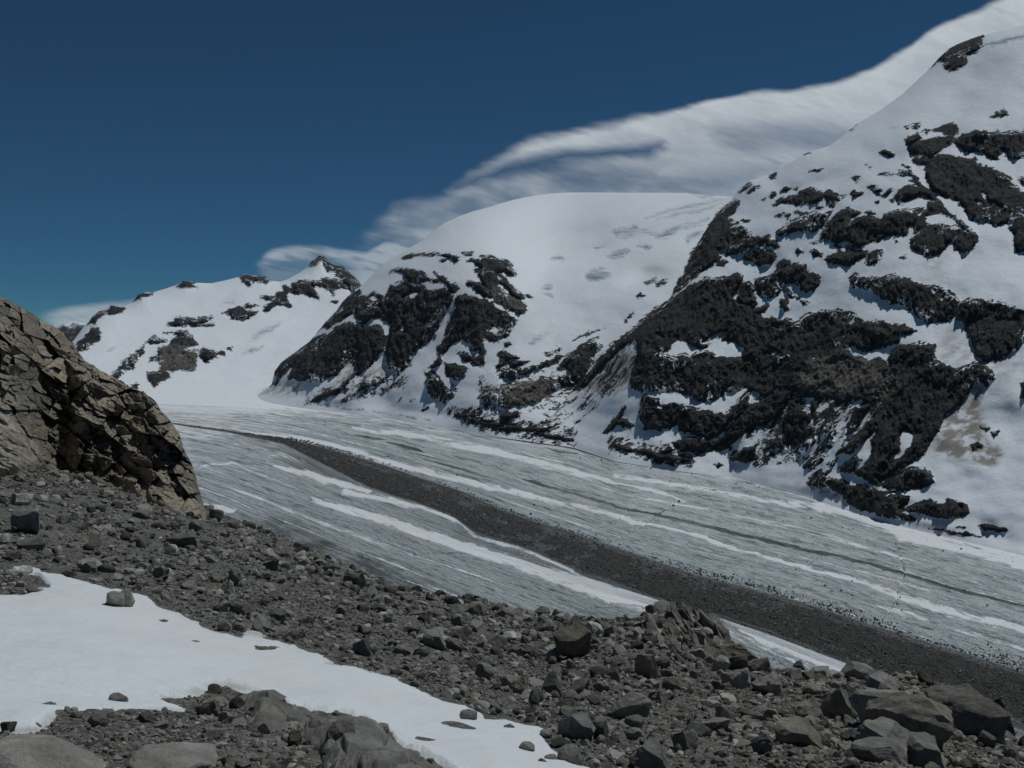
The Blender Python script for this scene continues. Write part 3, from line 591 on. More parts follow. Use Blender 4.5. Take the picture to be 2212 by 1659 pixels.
adds(P("760,924 860,936 1000,963 1100,985 1250,1020 1330,1043 1420,1060 1480,1080"), [3, 4, 6, 7, 7, 5, 4, 2])
adds(R1("1650,1320 1900,1380 2212,1475"), [4, 8, 8]); adds(R7("100,0 330,35 540,85 700,140 800,185 860,240 920,275 1100,315 1200,350 1300,405 1420,460 1530,510"), [8, 8, 6, 6, 6, 5, 4, 4, 4, 3, 3, 2])
addp(R7("-100,30 0,55 180,95 350,135 520,190 700,255 900,320 1050,365 1250,430 1500,500 1700,565 1900,620 2010,655 1900,690 1700,655 1500,600 1250,510 1050,440 900,390 700,320 500,255 250,170 0,95 -100,60"), 2)
addp(R1("1210,1535 1290,1548 1440,1585 1400,1605 1250,1612"), 2); addp(R1("1100,1255 1200,1255 1190,1265"), 3)
addp(R8("340,740 700,850 950,940 1190,1040 1130,1090 900,1010 750,950 600,895 560,860 450,800"), 2)
addp(np.vstack([R8("780,95 1150,150 1400,245 1470,300 1850,370 2212,480"), P("2700,1340 2700,1100 1967,1110"), R8("1530,190 1250,110 1000,60 800,60")]), 5)
addp(R5("420,1150 640,1210 1000,1310 1300,1415 1500,1470 1720,1530 1700,1560 1500,1510 1300,1450 1000,1350 640,1250 400,1210 200,1180"), 4)
addp(R5("0,1225 300,1265 700,1335 1000,1395 1300,1440 1300,1465 1000,1425 700,1365 300,1295 0,1255"), 3, .8)
adds(P("430,1010 500,1000 560,1012"), [2, 4, 2], .8)
snow = np.maximum(snow, sstep(925, 872, y)*sstep(1150, 700, x)*1.0)
snow = np.maximum(snow, sstep(.28, .62, fbm(psi*11, fbx*3.2, 4, 61.))*.62*sstep(-5, 10, np.abs(y-.5*(BAND_UP(x)+BAND_LO(x)))-.5*(BAND_LO(x)-BAND_UP(x))))
snow = np.maximum(snow, .62*sstep(990, 930, y)*sstep(1000, 500, x))
far = sstep(1160, 920, y)*.46; snow = np.maximum(snow, far*(.6+.7*fbm(psi*5, fbx*4, 3, 12.)))
dirt = np.zeros(x.shape)
bu, bl = BAND_UP(x), BAND_LO(x)
dirt = np.maximum(dirt, sstep(bu-4, bu+3, y)*(1-sstep(bl-3, bl+10, y)))
gz = R1("1500,1190 1650,1195 1900,1290 2212,1440 2300,1500 2212,1520 2000,1440 1800,1360 1650,1260")
dirt = np.maximum(dirt, .72*sstep(-9, 9, sd_union(wx, wy, [gz], 30)))
for s, a in (("1280,1160 1400,1165 1560,1200 1500,1210 1350,1180", .8), ("1450,1205 1560,1210 1650,1225 1500,1235", .8), ("1280,1125 1340,1115 1350,1130 1300,1138", .8), ("1100,1150 1300,1160 1200,1170", .5)): dirt = np.maximum(dirt, a*sstep(-4, 4, sd_union(wx, wy, [R1(s)], 20)))
dirt = np.maximum(dirt, .95*(.8+.5*fbm(x/60, y/25, 3, 90.))*sstep(-26, 26, sd_union(wx, wy, [P("500,1105 620,1120 760,1180 900,1225 1010,1280 1100,1330 900,1290 700,1210 540,1140")], 40)))
dirt = np.maximum(dirt, .55*sstep(-10, 10, sd_union(wx, wy, [R7("900,290 1150,350 1350,430 1500,520 1350,480 1150,400 950,330")], 30)))
dirt = np.maximum(dirt, .45*sstep(30, 0, y-BAND_LO(x)-6)*sstep(-4, 4, y-BAND_LO(x)))
for p, w in ((THIN[6:], 3.0), (P("838,956 870,965 900,974 915,980"), [1, 4, 4, 1]), (P("735,934 770,941 800,946 840,951"), [.5, 2, 2, .5]), (P("1180,965 1210,975 1250,980"), [.5, 2, .5])):
    dirt = np.maximum(dirt, (1.25+.5*fbm(fbx*30, psi*2, 3, 6.))*stroke(wx, wy+1.5*fbm(fbx*40, psi*2, 3, 7.), p, w))
dirt = np.maximum(dirt, .95*stroke(wx, wy, P("900,985 960,1003 1010,1020 1080,1040"), [.5, 2.5, 2.5, .5]))
dirt = np.maximum(dirt, .8*stroke(wx, wy, P("980,905 1075,925 1171,943 1300,975"), 5)*(x > 950))
adirt = .25+.3*fbm(psi*4, fbx*3, 3, 31.); dirt = np.maximum(dirt, adirt*sstep(1000, 1150, y)*sstep(-20, 40, y-BAND_LO(x)))
snow = snow*(1-.9*sstep(.55, .85, dirt)*(sstep(bu-2, bu+2, y)*(1-sstep(bl-1, bl+2, y))))
crack = np.zeros(x.shape)
for p, w in ((R8("1440,310 1460,350 1480,430 1500,490 1470,570 1440,640 1400,720 1340,800"), 1.6), (R8("1420,830 1470,770 1475,690 1440,655"), 1.4), (R7("1530,280 1600,230 1720,185"), 1.2), (R7("1770,160 1810,115 1830,100"), 1.4), (R7("1700,300 1780,265 1900,200 1960,150 2080,60"), 1.2), (R7("500,380 620,375 740,365 830,370"), 1.6), (R7("1370,560 1480,600 1600,640"), 2.0), (R7("1500,720 1600,690 1760,690 1850,720"), 2), (R1("1750,1555 1850,1545 1960,1530"), 1.2), (R8("650,570 680,550 720,540"), 1.4), (R8("900,450 960,400 990,385"), 1.5), (R8("0,130 60,100 120,60"), 1.2), (R8("700,1030 800,1020 900,1010"), 1.5), (R8("700,1000 780,1040 830,1070"), 1.5), (R7("90,0 95,30 80,60"), 1.2)):
    crack = np.maximum(crack, .85*(.8+.5*fbm(x/12, y/12, 2, 8.))*stroke(x+2.6*fbm(x/9, y/9, 3, 4.), y, p, w*.85))
Pt = unp(x, y, D)
Pt[..., 2] += ridge*np.clip(D/900, .5, 2)*(1-.8*snow)*1.1+1.2*fbm(psi*2, fbx*4, 2, 70.)-2.2*crack*(1-dirt)
flowv = np.stack([fbx*7, psi*.9, 0*psi], -1)
sheet('glacier', Pt, M_GL, dict(snow=snow, dirt=dirt, crack=crack, flow=flowv))
# medial moraine: a low ridge of rubble riding on the ice
xs = np.arange(373, 2480, 1.6); wj = 2.2
x, y = rows(xs, lambda q: BAND_LO(q)+2*noise2(q/14, q*0, 5.)+1*noise2(q/5, q*0, 5.), lambda q: BAND_UP(q)-1+3*noise2(q/12, q*0, 9.)+1.6*noise2(q/4, q*0, 9.), 60)
u = np.linspace(0, 1, 60)[:, None]; wpx = (BAND_LO(x)-BAND_UP(x))
Pt = unp(x, y, glacierD(x, y)); prof = np.sin(np.pi*np.clip(u, 0, 1))**.7
Pt[..., 2] += -2.0+prof*np.clip(wpx/14, .3, 1)*4.0+prof*(fbm(x/9, y/5, 4, 14.)*1.6+fbm(x/60, y/20, 3, 15.)*1.6)
sheet('medial_moraine', Pt, M_MO, {}, 'stuff', 'dark grey band of rubble running down the middle of the glacier', 'moraine')
# ------------------------------------------------------------------ foreground ground
CP = np.array([(0,1659,8),(550,1659,9.2),(1106,1659,10.5),(1700,1659,13.5),(2212,1659,17),(-300,1659,7.6),(0,1290,22),(0,1020,52),(-300,1000,50),(-300,1290,21),(440,1095,66),(700,1200,56),(1150,1330,44),(1440,1316,42),(1650,1440,32),(2212,1625,19),(1100,1500,19.5),(2000,1500,26),(0,1480,12),(500,1450,16),(300,1200,33),(1500,1500,22),(800,1350,27),(2500,1750,14),(0,1900,5),(1106,1900,6.2),(2212,1900,8.5)], float)
def tps_fit(p, v, lam=.02):
    p = p/1000; n = len(p); r = np.linalg.norm(p[:, None]-p[None], axis=2); K = r**2*np.log(r+1e-9)+lam*np.eye(n)*.05
    Q = np.hstack([np.ones((n, 1)), p]); A = np.block([[K, Q], [Q.T, np.zeros((3, 3))]])
    s = np.linalg.solve(A, np.concatenate([v, np.zeros(3)]))
    def f(x, y):
        x = np.asarray(x, float)/1000; y = np.asarray(y, float)/1000; o = s[n]+s[n+1]*x+s[n+2]*y
        for i in range(n):
            rr = (x-p[i, 0])**2+(y-p[i, 1])**2; o = o+s[i]*.5*rr*np.log(rr+1e-12)
        return o
    return f
_inv = tps_fit(CP[:, :2], 1/CP[:, 2])
def gD0(x, y): return 1/np.clip(_inv(x, y), .011, .3)
def ground_bump(Pt):
    X, Y = Pt[..., 0], Pt[..., 1]
    return fbm(X/6, Y/6, 4, 50.)*.22+fbm(X/1.2, Y/1.2, 3, 53.)*.05
def gpos(x, y):
    p = unp(x, y, gD0(x, y)); p[..., 2] += ground_bump(p); return p
xs = np.arange(-300, 2520, 2.6); x, y = rows(xs, lambda q: 1880+0*q, lambda q: CREST(q), 330, 1.)
Pt = gpos(x, y)
mossa = sstep(1480, 1560, y)*sstep(900, 700, x)+.7*sstep(-60, 60, sd_union(x, y, [R7("500,600 1000,760 1600,1000 2212,1100 2212,1659 1500,1659 800,1200 500,900")], 60))
Pt, at = with_back(Pt, dict(moss=mossa), 250, 190, 14)
sheet('moraine_slope', Pt, M_GR, at)
# snow patch: has its own thickness and lies on the slope
SP = np.vstack([R6("60,435 150,425 240,450 260,495 400,525 600,575 760,600 900,640 940,680 1050,710 1200,770 1330,820 1440,845 1480,825 1600,850 1750,900 1900,960 2050,1040"), R7("0,1015 170,1045 280,1085 440,1130 600,1190 700,1240 830,1275 960,1350 1060,1355 1180,1385 1280,1410 1330,1450 1310,1490 1370,1540 1450,1590 1540,1645 1800,1850 850,1850 600,1659 540,1600 440,1560 380,1480 300,1420 200,1360 60,1340"), R6("2100,1340 1950,1330 1730,1310 1640,1250 1500,1190 1360,1155 1200,1175 1100,1190 980,1190 1050,1230 1120,1260 1100,1300 900,1320 600,1340 400,1350 310,1390 270,1430 190,1475 90,1475 -900,1440 -900,560 0,615 130,625 240,600 150,570 290,578 200,520 120,490")])
xs = np.arange(-290, 1340, 2.2); x, y = rows(xs, lambda q: 1860+0*q, lambda q: np.maximum(CREST(q)+20, 1200), 330)
wx = x+5*fbm(x/40, y/30, 4, 61.); wy = y+3*fbm(x/30, y/22, 4, 66.)
s = sd_union(wx, wy, [SP], 60); Dg = gD0(x, y)
Pt = unp(x, y, Dg); Pt[..., 2] += fbm(Pt[..., 0]/6, Pt[..., 1]/6, 4, 50.)*.22
th = s*Dg/F
Pt[..., 2] += np.clip(th*1.0-.01, -1.0, .05)+.03*fbm(Pt[..., 0]/3, Pt[..., 1]/3, 3, 77.)+.06*sstep(0, 2.0, th)+.012*fbm(Pt[..., 0]/.5, Pt[..., 1]/.9, 3, 78.)
sheet('snow_patch', Pt, M_SN, dict(edge=.8*sstep(9, 0, s)))
# ------------------------------------------------------------------ brown cliff at the left
CL_TOP = curve(np.vstack([P("-400,560"), R1("0,308 40,316 70,330 100,355 150,380 190,398 215,425 240,440 290,470 330,488 380,520 400,560 440,585 470,635 510,690 560,715 600,750 680,785 740,820 800,858 860,875 900,905 920,915 945,950 965,985 1000,1020 1020,1050 1050,1085 1080,1130 1095,1190 1110,1235 1140,1280 1160,1330 1180,1400 1190,1450 1215,1530 1240,1600")]))
CL_BOT = scurve(np.vstack([P("-400,1040"), R1("0,1350 100,1340 260,1290 400,1320 500,1370 700,1420 900,1500 1100,1580 1240,1610")]), 5)
xs = np.arange(-300, 447, 1.25); x, y = rows(xs, lambda q: np.maximum(CL_BOT(q)+16, CL_TOP(q)+17), lambda q: CL_TOP(q)+2.5*noise2(q/14, q*0, 3.)+1.5*noise2(q/5, q*0, 4.), 380)
D0 = gD0(xs, CL_BOT(xs)+16)
D = slope_depth(x, y, D0, 1.0-.12*sstep(200, 420, x)+0*x)
def worley(u, v, seed, tilt=.5, off=1.0):
    iu, iv = np.floor(u).astype(int), np.floor(v).astype(int); best = np.full(u.shape, 1e9); sec = best.copy(); rel = np.zeros(u.shape); idv = rel.copy()
    for a in (-1, 0, 1):
        for b in (-1, 0, 1):
            h = PERM[PERM[(iu+a+seed) & 255]+((iv+b) & 255)]; h2 = PERM[h+37]; h3 = PERM[h+91]; h4 = PERM[h2+11]; h5 = PERM[h3+5]
            du = u-(iu+a+.5+(h/255-.5)*.85); dv = v-(iv+b+.5+(h2/255-.5)*.85); d = du*du+dv*dv
            r = off*(h3/255-.5)+tilt*(2*(h4/255-.5)*du+2*(h5/255-.5)*dv)
            m = d < best; sec = np.where(m, best, np.minimum(sec, d)); best = np.where(m, d, best); rel = np.where(m, r, rel); idv = np.where(m, h3/255., idv)
    return rel, np.sqrt(sec)-np.sqrt(best), idv
th = R(33); wx = x+9*fbm(x/60, y/60, 3, 91.); wy = y+9*fbm(x/60, y/60, 3, 95.)
wx = x+5*fbm(x/60, y/60, 2, 91.); wy = y+5*fbm(x/60, y/60, 2, 95.)
ua = wx*math.cos(th)+wy*math.sin(th); vb = -wx*math.sin(th)+wy*math.cos(th)
r1, e1, i1 = worley(ua/85, vb/44, 3, 2.0, 1.0); r2, e2, i2 = worley(ua/30+5, vb/17, 40, 1.5, .8); r3, e3, i3 = worley(ua/11, vb/8, 77, 1., .8)
rel = r1*.9+r2*.6+r3*.22-.2*(1-sstep(0, .06, e1))-.06*(1-sstep(0, .1, e2))+.6*fbm(x/120+y/200, y/150, 3, 99.)+.04*fbm(x/7, y/7, 3, 103., True)
slab = sstep(-12, 12, sd_union(x, y, [R1("-300,950 0,960 80,1060 180,1180 265,1280 240,1370 100,1370 -300,1370")], 40))
rel = rel*(1-.82*slab)+slab*(1.2+.5*fbm(ua/60, vb/16, 3, 44.))
e = np.clip(y-CL_TOP(x), 0, None)
D = D+7*(np.clip(x-120, 0, None)/326)**2*sstep(0, 50, CL_BOT(x)+16-y)-rel*sstep(0, 25, CL_BOT(x)+16-y)+np.exp(-e/22)*2.5
rw = .75+.35*fbm(x/70, y/70, 3, 12.); rust = sstep(-10, 10, sd_union(x, y, [R1("700,1400 860,1380 950,1490 900,1530 760,1450"), R1("20,1150 130,1200 180,1330 60,1300")], 30))
Pt = unp(x, y, D); at = dict(tone=np.clip(.86+.35*(i1-.5)+.45*(i2-.5)+.5*slab-.35*(1-sstep(0, .05, e1)), .15, 1.5), warm=np.clip(.15+rw+.25*(i2-.5)+.3*rust-.2*slab, 0, 1)+.0)
Pt, at = with_back(Pt, at, 40, 30, 6)
tag(sheet('cliff', Pt, M_CL, at), 'brown fractured rock cliff rising at the left above the rubble slope', 'cliff', None, 'thing')
# ------------------------------------------------------------------ stones
def ico(sub):
    bm = bmesh.new(); bmesh.ops.create_icosphere(bm, subdivisions=sub, radius=1.0)
    v = np.array([q.co[:] for q in bm.verts]); f = np.array([[q.index for q in t.verts] for t in bm.faces]); bm.free(); return v, f
def rockify(v, seed, cuts=9, cut=(.55, .9), rough=.06, block=None):
    r = np.random.RandomState(seed); v = v.copy()
    if block:
        for ax in range(3):
            for sg in (-1, 1):
                n = np.eye(3)[ax]*sg+r.normal(size=3)*.30; n /= np.linalg.norm(n); d = v@n-r.uniform(*block); v -= np.maximum(d, 0)[:, None]*n
    for i in range(cuts):
        n = r.normal(size=3); n /= np.linalg.norm(n); h = r.uniform(*cut); d = v@n-h; v -= np.maximum(d, 0)[:, None]*n
    for sc, am in ((1.3, rough*2.2), (3.1, rough), (7., rough*.45)):
        o = seed*3.7; d = perlin3(v[:, 0]*sc+o, v[:, 1]*sc+o*.5, v[:, 2]*sc-o)
        v += v*(d*am)[:, None]
    v /= np.abs(v).max(0)[None]; return v
I2, I3, I5 = ico(2), ico(3), ico(5)
SM = [rockify(I2[0], 100+i, 7, (.5, .9), .05) for i in range(10)]
MD = [rockify(I3[0], 200+i, 10, (.5, .88), .05) for i in range(12)]
def rotm(r, tilt=.5):
    return np.array(Euler((r.uniform(-tilt, tilt), r.uniform(-tilt, tilt), r.uniform(0, 6.28))).to_matrix())
def merge_stones(name, items, mat, label, cat):
    """items: (pos, size3, tone, warm, big) - all into one mesh of countless stones"""
    r = np.random.RandomState(5); V, Fc, T, Wm = [], [], [], []; n = 0
    for pos, sz, tone, warm, big in items:
        if big: v = MD[r.randint(12)]; f = I3[1]
        else: v = SM[r.randint(10)]; f = I2[1]
        q = (v*np.array(sz))@rotm(r, .45).T+pos
        V.append(q); Fc.append(f+n); T.append(np.full(len(q), tone)); Wm.append(np.full(len(q), warm)); n += len(q)
    o = mesh(name, np.vstack(V), np.vstack(Fc), mat, dict(tone=np.concatenate(T), warm=np.concatenate(Wm)), smooth=False)
    return tag(o, label, cat, None, 'stuff')
rg = np.random.RandomState(21)
N = 100000
px = rg.uniform(-60, 2290, N); cr = CREST(px); py = cr+(1800-cr)*rg.uniform(-.004, 1, N)**1.25
sz = 3.7*rg.uniform(0, 1, N)**(-1/1.95)                        # many small, few large
Dg = gD0(px, py); wm = sz*Dg/F
sn = sd_union(px, py, [SP], 60)
dens = .5+.85*fbm(px/90, py/45, 3, 33.)
dens = np.where((py > 1480) & (px < 900), dens-.1, dens)
keep = (wm < .95) & (sz < 46) & (sn < -1) & (rg.uniform(0, 1, N) < np.clip(dens+.25+sstep(7, 16, sz)*.4, .12, 1)) & (py > np.where(px < 440, CL_BOT(px), cr-1))
keep &= ~((px < 430) & (py > 1440) & (sz > 22))
px, py, sz, Dg, wm = [q[keep] for q in (px, py, sz, Dg, wm)]
pos = gpos(px, py)
tone = np.clip(rg.normal(.74, .36, len(px)), .22, 2.0); zone = sstep(1100, 1800, px)*sstep(1200, 1400, py)
warm = np.clip(rg.normal(.12, .15, len(px))+0.5*zone*rg.uniform(0, 1, len(px))+(rg.uniform(0, 1, len(px)) < .04)*.6, 0, 1)
order = np.argsort(-sz); big_i = order[:250]; rest = order[250:]
asp = rg.uniform(.55, 1.0, (len(px), 3)); asp[:, 2] *= rg.uniform(.55, .95, len(px))
items = []
for i in rest:
    s = wm[i]*.62*asp[i]; items.append((pos[i]+np.array([0, 0, s[2]*.30]), s, tone[i], warm[i], sz[i] > 12))
merge_stones('moraine_rubble', items, M_ST, 'countless small grey stones strewn over the moraine slope', 'rubble')
# individual boulders -------------------------------------------------------
protos = []
for i in range(24):
    kind = i % 4
    v = rockify(I5[0], 400+i, 12, (.5, .8), .06, (.45, .7)) if i > 15 else rockify(I5[0], 300+i, [9, 14, 7, 18][kind], [(.42, .8), (.55, .9), (.35, .75), (.62, .92)][kind], [.035, .05, .03, .045][kind])
    o = mesh('boulder', v, I5[1], M_BO, None, False); protos.append(o.data); bpy.data.objects.remove(o)
def boulder(name, x, yb, w, h, tone=.8, warm=.1, proto=None, yaw=0., tilt=(0, 0), depth=.8, sink=.22, label=None, group=None, cat='boulder', D=None):
    """a boulder standing on the slope where the photograph shows its foot"""
    Dd = float(gD0(x, yb)) if D is None else D
    p = gpos(np.array(float(x)), np.array(float(yb))) if D is None else unp(x, yb, D)
    ww, hh = w*Dd/F*.56, h*Dd/F*.56/(1-sink*.5)
    o = bpy.data.objects.new(name, protos[proto if proto is not None else rg.randint(16)]); COL.objects.link(o)
    o.scale = (ww, ww*depth, hh); o.rotation_euler = (tilt[0], tilt[1], yaw)
    o.location = (p[0], p[1]+ww*depth*.5, p[2]+hh*(1-2*sink)+ww*depth*.0)
    o.color = (tone/2, warm, 0, 1); return tag(o, label, cat, group)
def zone_of(x, y, s):
    if y-CREST(x) < 45: return 'on the crest of the rubble slope above the glacier'
    if x < 460 and y < 1240: return 'in the rubble below the brown cliff'
    if y > 1480 and x < 900: return 'on the gravel mound in front of the snow patch'
    if s > -40: return 'just beyond the far edge of the snow patch'
    if x > 1500: return 'among the broken blocks at the lower right'
    if x > 1050: return 'on the middle of the slope right of the snow patch'
    return 'on the stony slope between snow patch and glacier'
snb = sd_union(px[big_i], py[big_i], [SP], 60)
for j, i in enumerate(big_i):
    s = wm[i]*.6*asp[i]; t = tone[i]*.95
    o = bpy.data.objects.new('boulder', protos[rg.randint(24)]); COL.objects.link(o)
    o.scale = s; o.rotation_euler = (rg.uniform(-.4, .4), rg.uniform(-.4, .4), rg.uniform(0, 6.28)); o.location = pos[i]+np.array([0, 0, s[2]*.45])
    o.color = (t/2, warm[i], 0, 1)
    look = ('pale grey' if t > .95 else 'dark grey' if t < .6 else 'mid grey') if warm[i] < .35 else 'brownish'
    szw = 'small' if sz[i] < 24 else 'medium sized'
    z = zone_of(px[i], py[i], snb[j])
    tag(o, '%s %s stone %s' % (szw, look, z), 'stone', '%s %s stones %s' % (szw, look, z))
HAND = [ # x, foot y, width, height, tone, warm, proto, label
(50,1150,68,58,.85,.05,22,'largest grey boulder at the left edge below the brown cliff'),
(62,1181,52,40,.7,.0,2,'grey boulder touching the foot of the largest left boulder'),
(246,1310,44,32,.95,.15,3,'rounded grey boulder in the snow patch, left one of a touching pair'),
(272,1312,31,40,1.0,.15,7,'taller rounded boulder in the snow patch, right one of a touching pair'),
(390,1182,58,36,.5,.0,0,'dark angular boulder on the slope below the tip of the cliff'),
(464,1122,36,25,.5,.0,11,'dark boulder on the crest beside the tip of the cliff'),
(420,1140,26,24,.7,.0,3,'grey rounded stone near the crest just below the cliff tip'),
(590,1243,46,30,.45,.0,6,'dark flat-topped boulder on the upper slope near the glacier edge'),
(767,1272,50,34,.6,.05,4,'grey wedge-shaped boulder on the crest above the dirty ice'),
(712,1243,30,22,.5,.0,10,'dark boulder just left of the wedge-shaped crest boulder'),
(491,1274,30,30,1.1,.0,5,'pale squarish boulder in front of a taller grey one'),
(505,1262,28,40,.8,.05,3,'tall grey boulder directly behind the pale squarish one'),
(598,1335,46,30,.55,.0,7,'dark smooth boulder above the upper edge of the snow'),
(522,1322,52,30,.75,.35,9,'brownish flat boulder left of the dark smooth one'),
(484,1356,31,24,.8,.1,15,'grey rounded stone at the edge of the snow patch'),
(344,1246,34,30,.75,.1,1,'grey boulder on the slope above the boulder pair in the snow'),
(355,1252,24,20,.4,.0,6,'small black stone leaning on a grey boulder on the slope'),
(223,1226,26,22,.8,.1,11,'rounded grey stone left on the slope over the snow patch'),
(305,1172,36,22,.7,.0,5,'grey stone half buried in the slope under the cliff'),
(257,1512,50,26,.9,.1,10,'low grey stone alone on the lower snow patch'),
(103,1526,31,20,.7,.2,2,'small grey stone poking out of the snow near the left edge'),
(76,1531,14,5,.7,.2,2,'tiny stone tip showing through the snow beside a small grey one'),
(74,1581,26,12,.6,.7,1,'small reddish stone lying on the snow by the gravel mound'),
(12,1596,36,32,.35,.5,17,'dark block with rusty edges at the lower left corner of the snow'),
(202,1592,52,32,.6,.05,8,'dark grey boulder on the gravel mound at lower left'),
(310,1572,35,20,.35,.0,20,'black flat-faced block in the middle of the gravel mound'),
(167,1562,28,16,.9,.2,9,'pale flat stone on the left part of the gravel mound'),
(462,1528,50,32,1.0,.5,16,'tan block at the top of the gravel mound near the snow'),
(450,1546,60,36,.5,.2,23,'dark cracked block just below the tan block on the mound'),
(486,1566,31,24,.95,.15,1,'pale angular stone right of the dark cracked block'),
(353,1604,34,20,.85,.1,6,'grey flat stone in the centre of the gravel mound'),
(680,1598,42,28,.8,.2,13,'grey boulder in the stone cluster by the dark hump'),
(716,1592,36,32,.95,.1,3,'pale grey boulder in the stone cluster by the dark hump'),
(736,1655,66,74,.6,.1,7,'rounded dark boulder at the bottom in front of the dark hump'),
(70,1702,250,48,1.05,.2,3,'broad pale slab cut by the lower left corner of the picture'),
(372,1706,190,44,1.0,.2,15,'pale rounded slab at the bottom edge left of centre'),
(936,1395,52,40,.8,.0,21,'angular grey boulder on the middle slope, left one of two together'),
(978,1398,42,28,.55,.0,3,'rounded dark boulder touching the angular grey one'),
(1233,1416,80,68,.55,.75,22,'large rust-stained boulder in the middle of the rubble slope'),
(1195,1418,30,26,1.25,.0,5,'very pale small boulder left of the rust-stained one'),
(1156,1408,48,24,.5,.0,2,'dark low boulder left of the pale one on the middle slope'),
(866,1412,38,24,.75,.0,3,'rounded grey boulder left of the two together on the slope'),
(782,1418,36,36,.5,.0,11,'dark boulder above the snow edge at left of centre'),
(912,1424,40,38,.7,.1,4,'grey slab stone leaning below the angular grey boulder'),
(1043,1467,44,32,.9,.1,8,'flat-topped grey boulder above the snow in the centre'),
(1197,1504,44,54,.45,.0,12,'tall dark slate boulder right of centre on the slope'),
(1251,1508,54,44,.4,.0,0,'black wedge boulder right of the tall slate one'),
(1158,1520,32,34,.6,.0,13,'grey upright stone left below the tall slate boulder'),
(1125,1500,38,38,1.0,.6,5,'tan cracked boulder beside the grey upright stone'),
(1300,1492,34,20,.8,.1,1,'flat grey stone right of the black wedge boulder'),
(1363,1545,80,52,.9,.2,18,'long pale slanting boulder on the slope right of centre'),
(1248,1602,84,54,.65,.0,19,'large grey pyramid-shaped boulder near the lower snow corner'),
(1298,1602,42,42,.5,.0,4,'dark boulder right beside the grey pyramid-shaped one'),
(1374,1575,44,32,.7,.0,10,'grey boulder behind a rounder one at the lower centre'),
(1376,1602,46,28,.8,.1,15,'rounder grey boulder at the lower centre of the rubble'),
(1233,1644,52,44,.8,.1,7,'rounded grey boulder at the bottom where the snow ends'),
(1180,1600,26,18,.85,.1,3,'small grey boulder between snow corner and pyramid boulder'),
(1408,1668,108,64,.6,.05,20,'large smooth grey boulder at the bottom edge right of centre'),
(1482,1632,58,46,.6,.0,11,'grey block right of the large smooth bottom boulder'),
(1016,1563,44,26,.8,.1,10,'low grey boulder on the snow near its right edge'),
(1100,1584,22,16,.6,.1,2,'small dark stone on the snow near its right corner'),
(1138,1623,32,23,1.0,.2,3,'pale domed stone on the right tip of the snow'),
(1192,1640,32,20,1.0,.2,15,'pale flat stone sinking in the right tip of the snow'),
(1172,1655,22,16,.6,.1,1,'dark pointed stone at the bottom of the snow tip'),
(1086,1338,42,22,.8,.2,8,'grey boulder on the crest below the glacier snow stripe'),
(1030,1300,18,12,.4,.0,1,'small black block standing on the crest of the slope'),
(845,1284,34,18,.7,.1,9,'grey stone on the crest right of the wedge-shaped boulder'),
(1000,1376,50,34,.7,.6,5,'tan streaked boulder behind the rounded dark one'),
(1400,1470,50,60,.9,.75,4,'yellowish tilted slab on the slope under the outcrop'),
(1330,1470,30,40,.9,.7,12,'small yellowish upright slab left of the tilted one'),
(1597,1430,84,44,.75,.6,19,'tan slab at the foot of the layered outcrop'),
(1640,1462,74,40,.6,.8,23,'rusty brown slab reaching down from the outcrop'),
(1596,1468,48,38,.4,.1,4,'dark split boulder with a pale rim under the tan slab'),
(1558,1468,40,36,1.2,.25,3,'pale round boulder left half of the split pair'),
(1600,1500,72,46,1.2,.2,23,'left pale slab of a broken pair on the lower right slope'),
(1662,1510,60,46,1.15,.2,16,'right pale slab of a broken pair on the lower right slope'),
(1680,1458,32,24,.3,.1,2,'black stone in the notch beside the snow wedge'),
(1730,1452,28,18,.45,.0,12,'dark stone on the crest between ice and pale boulder'),
(1772,1468,56,34,.95,.0,17,'pale jagged boulder on the crest at the end of the snow wedge'),
(1850,1475,74,34,.9,.1,8,'grey crest boulder in front of the dark moraine'),
(1905,1492,90,36,.85,.1,20,'broad grey crest boulder behind the big cracked block'),
(1815,1545,66,70,.8,.15,19,'upright grey block left of the big cracked block'),
(1895,1560,134,92,1.0,.12,17,'big pale cracked block at the lower right'),
(1980,1608,170,100,.75,.55,18,'large brown-grey block with a dark overhung right face'),
(2065,1580,120,90,.7,.3,22,'sloping dark slab behind the large brown-grey block'),
(1912,1622,132,52,.8,.1,20,'long grey boulder with white veins below the brown-grey block'),
(1910,1662,110,42,.7,.1,11,'grey boulder under the veined one at the bottom edge'),
(2006,1668,92,82,.7,.15,21,'rounded grey boulder with a white line at bottom right'),
(1725,1625,100,56,.8,.45,21,'pinkish brown slab leaning at the lower right'),
(1752,1545,58,44,1.0,.6,5,'tan pointed boulder left of the upright grey block'),
(1748,1574,44,32,1.0,.15,9,'pale grey boulder below the tan pointed one'),
(1477,1612,0,0,0,0,0,''),
(1650,1640,48,48,.45,.0,18,'dark angular boulder near the bottom at the right'),
(1549,1582,54,34,.85,.1,0,'flat grey boulder in the lower right rubble'),
(1448,1496,32,28,.5,.0,3,'dark rounded boulder below the layered outcrop'),
(1550,1500,32,24,.45,.0,1,'dark stone left of the broken pale slabs'),
(2130,1612,150,90,.55,.35,10,'sloping brown slab at the lower right edge'),
(2172,1600,50,84,.3,.8,12,'dark brown upright rock at the right edge above snow'),
(2115,1530,50,22,.8,.2,9,'flat grey slab on the crest near the right edge'),
(2027,1500,48,24,.5,.0,2,'dark flat stone on the crest behind the sloping slab'),
(2070,1512,30,26,.35,.1,1,'black stone on the crest beside the flat grey slab'),
(2160,1535,36,22,.6,.3,6,'brownish block on the crest near the right edge'),
(2125,1622,34,14,1.2,.05,10,'small bright stone on the sloping brown slab'),
(1840,1610,40,34,.35,.1,2,'black angular stone between the pinkish slab and veined boulder'),
(1560,1395,0,0,0,0,0,''),
]
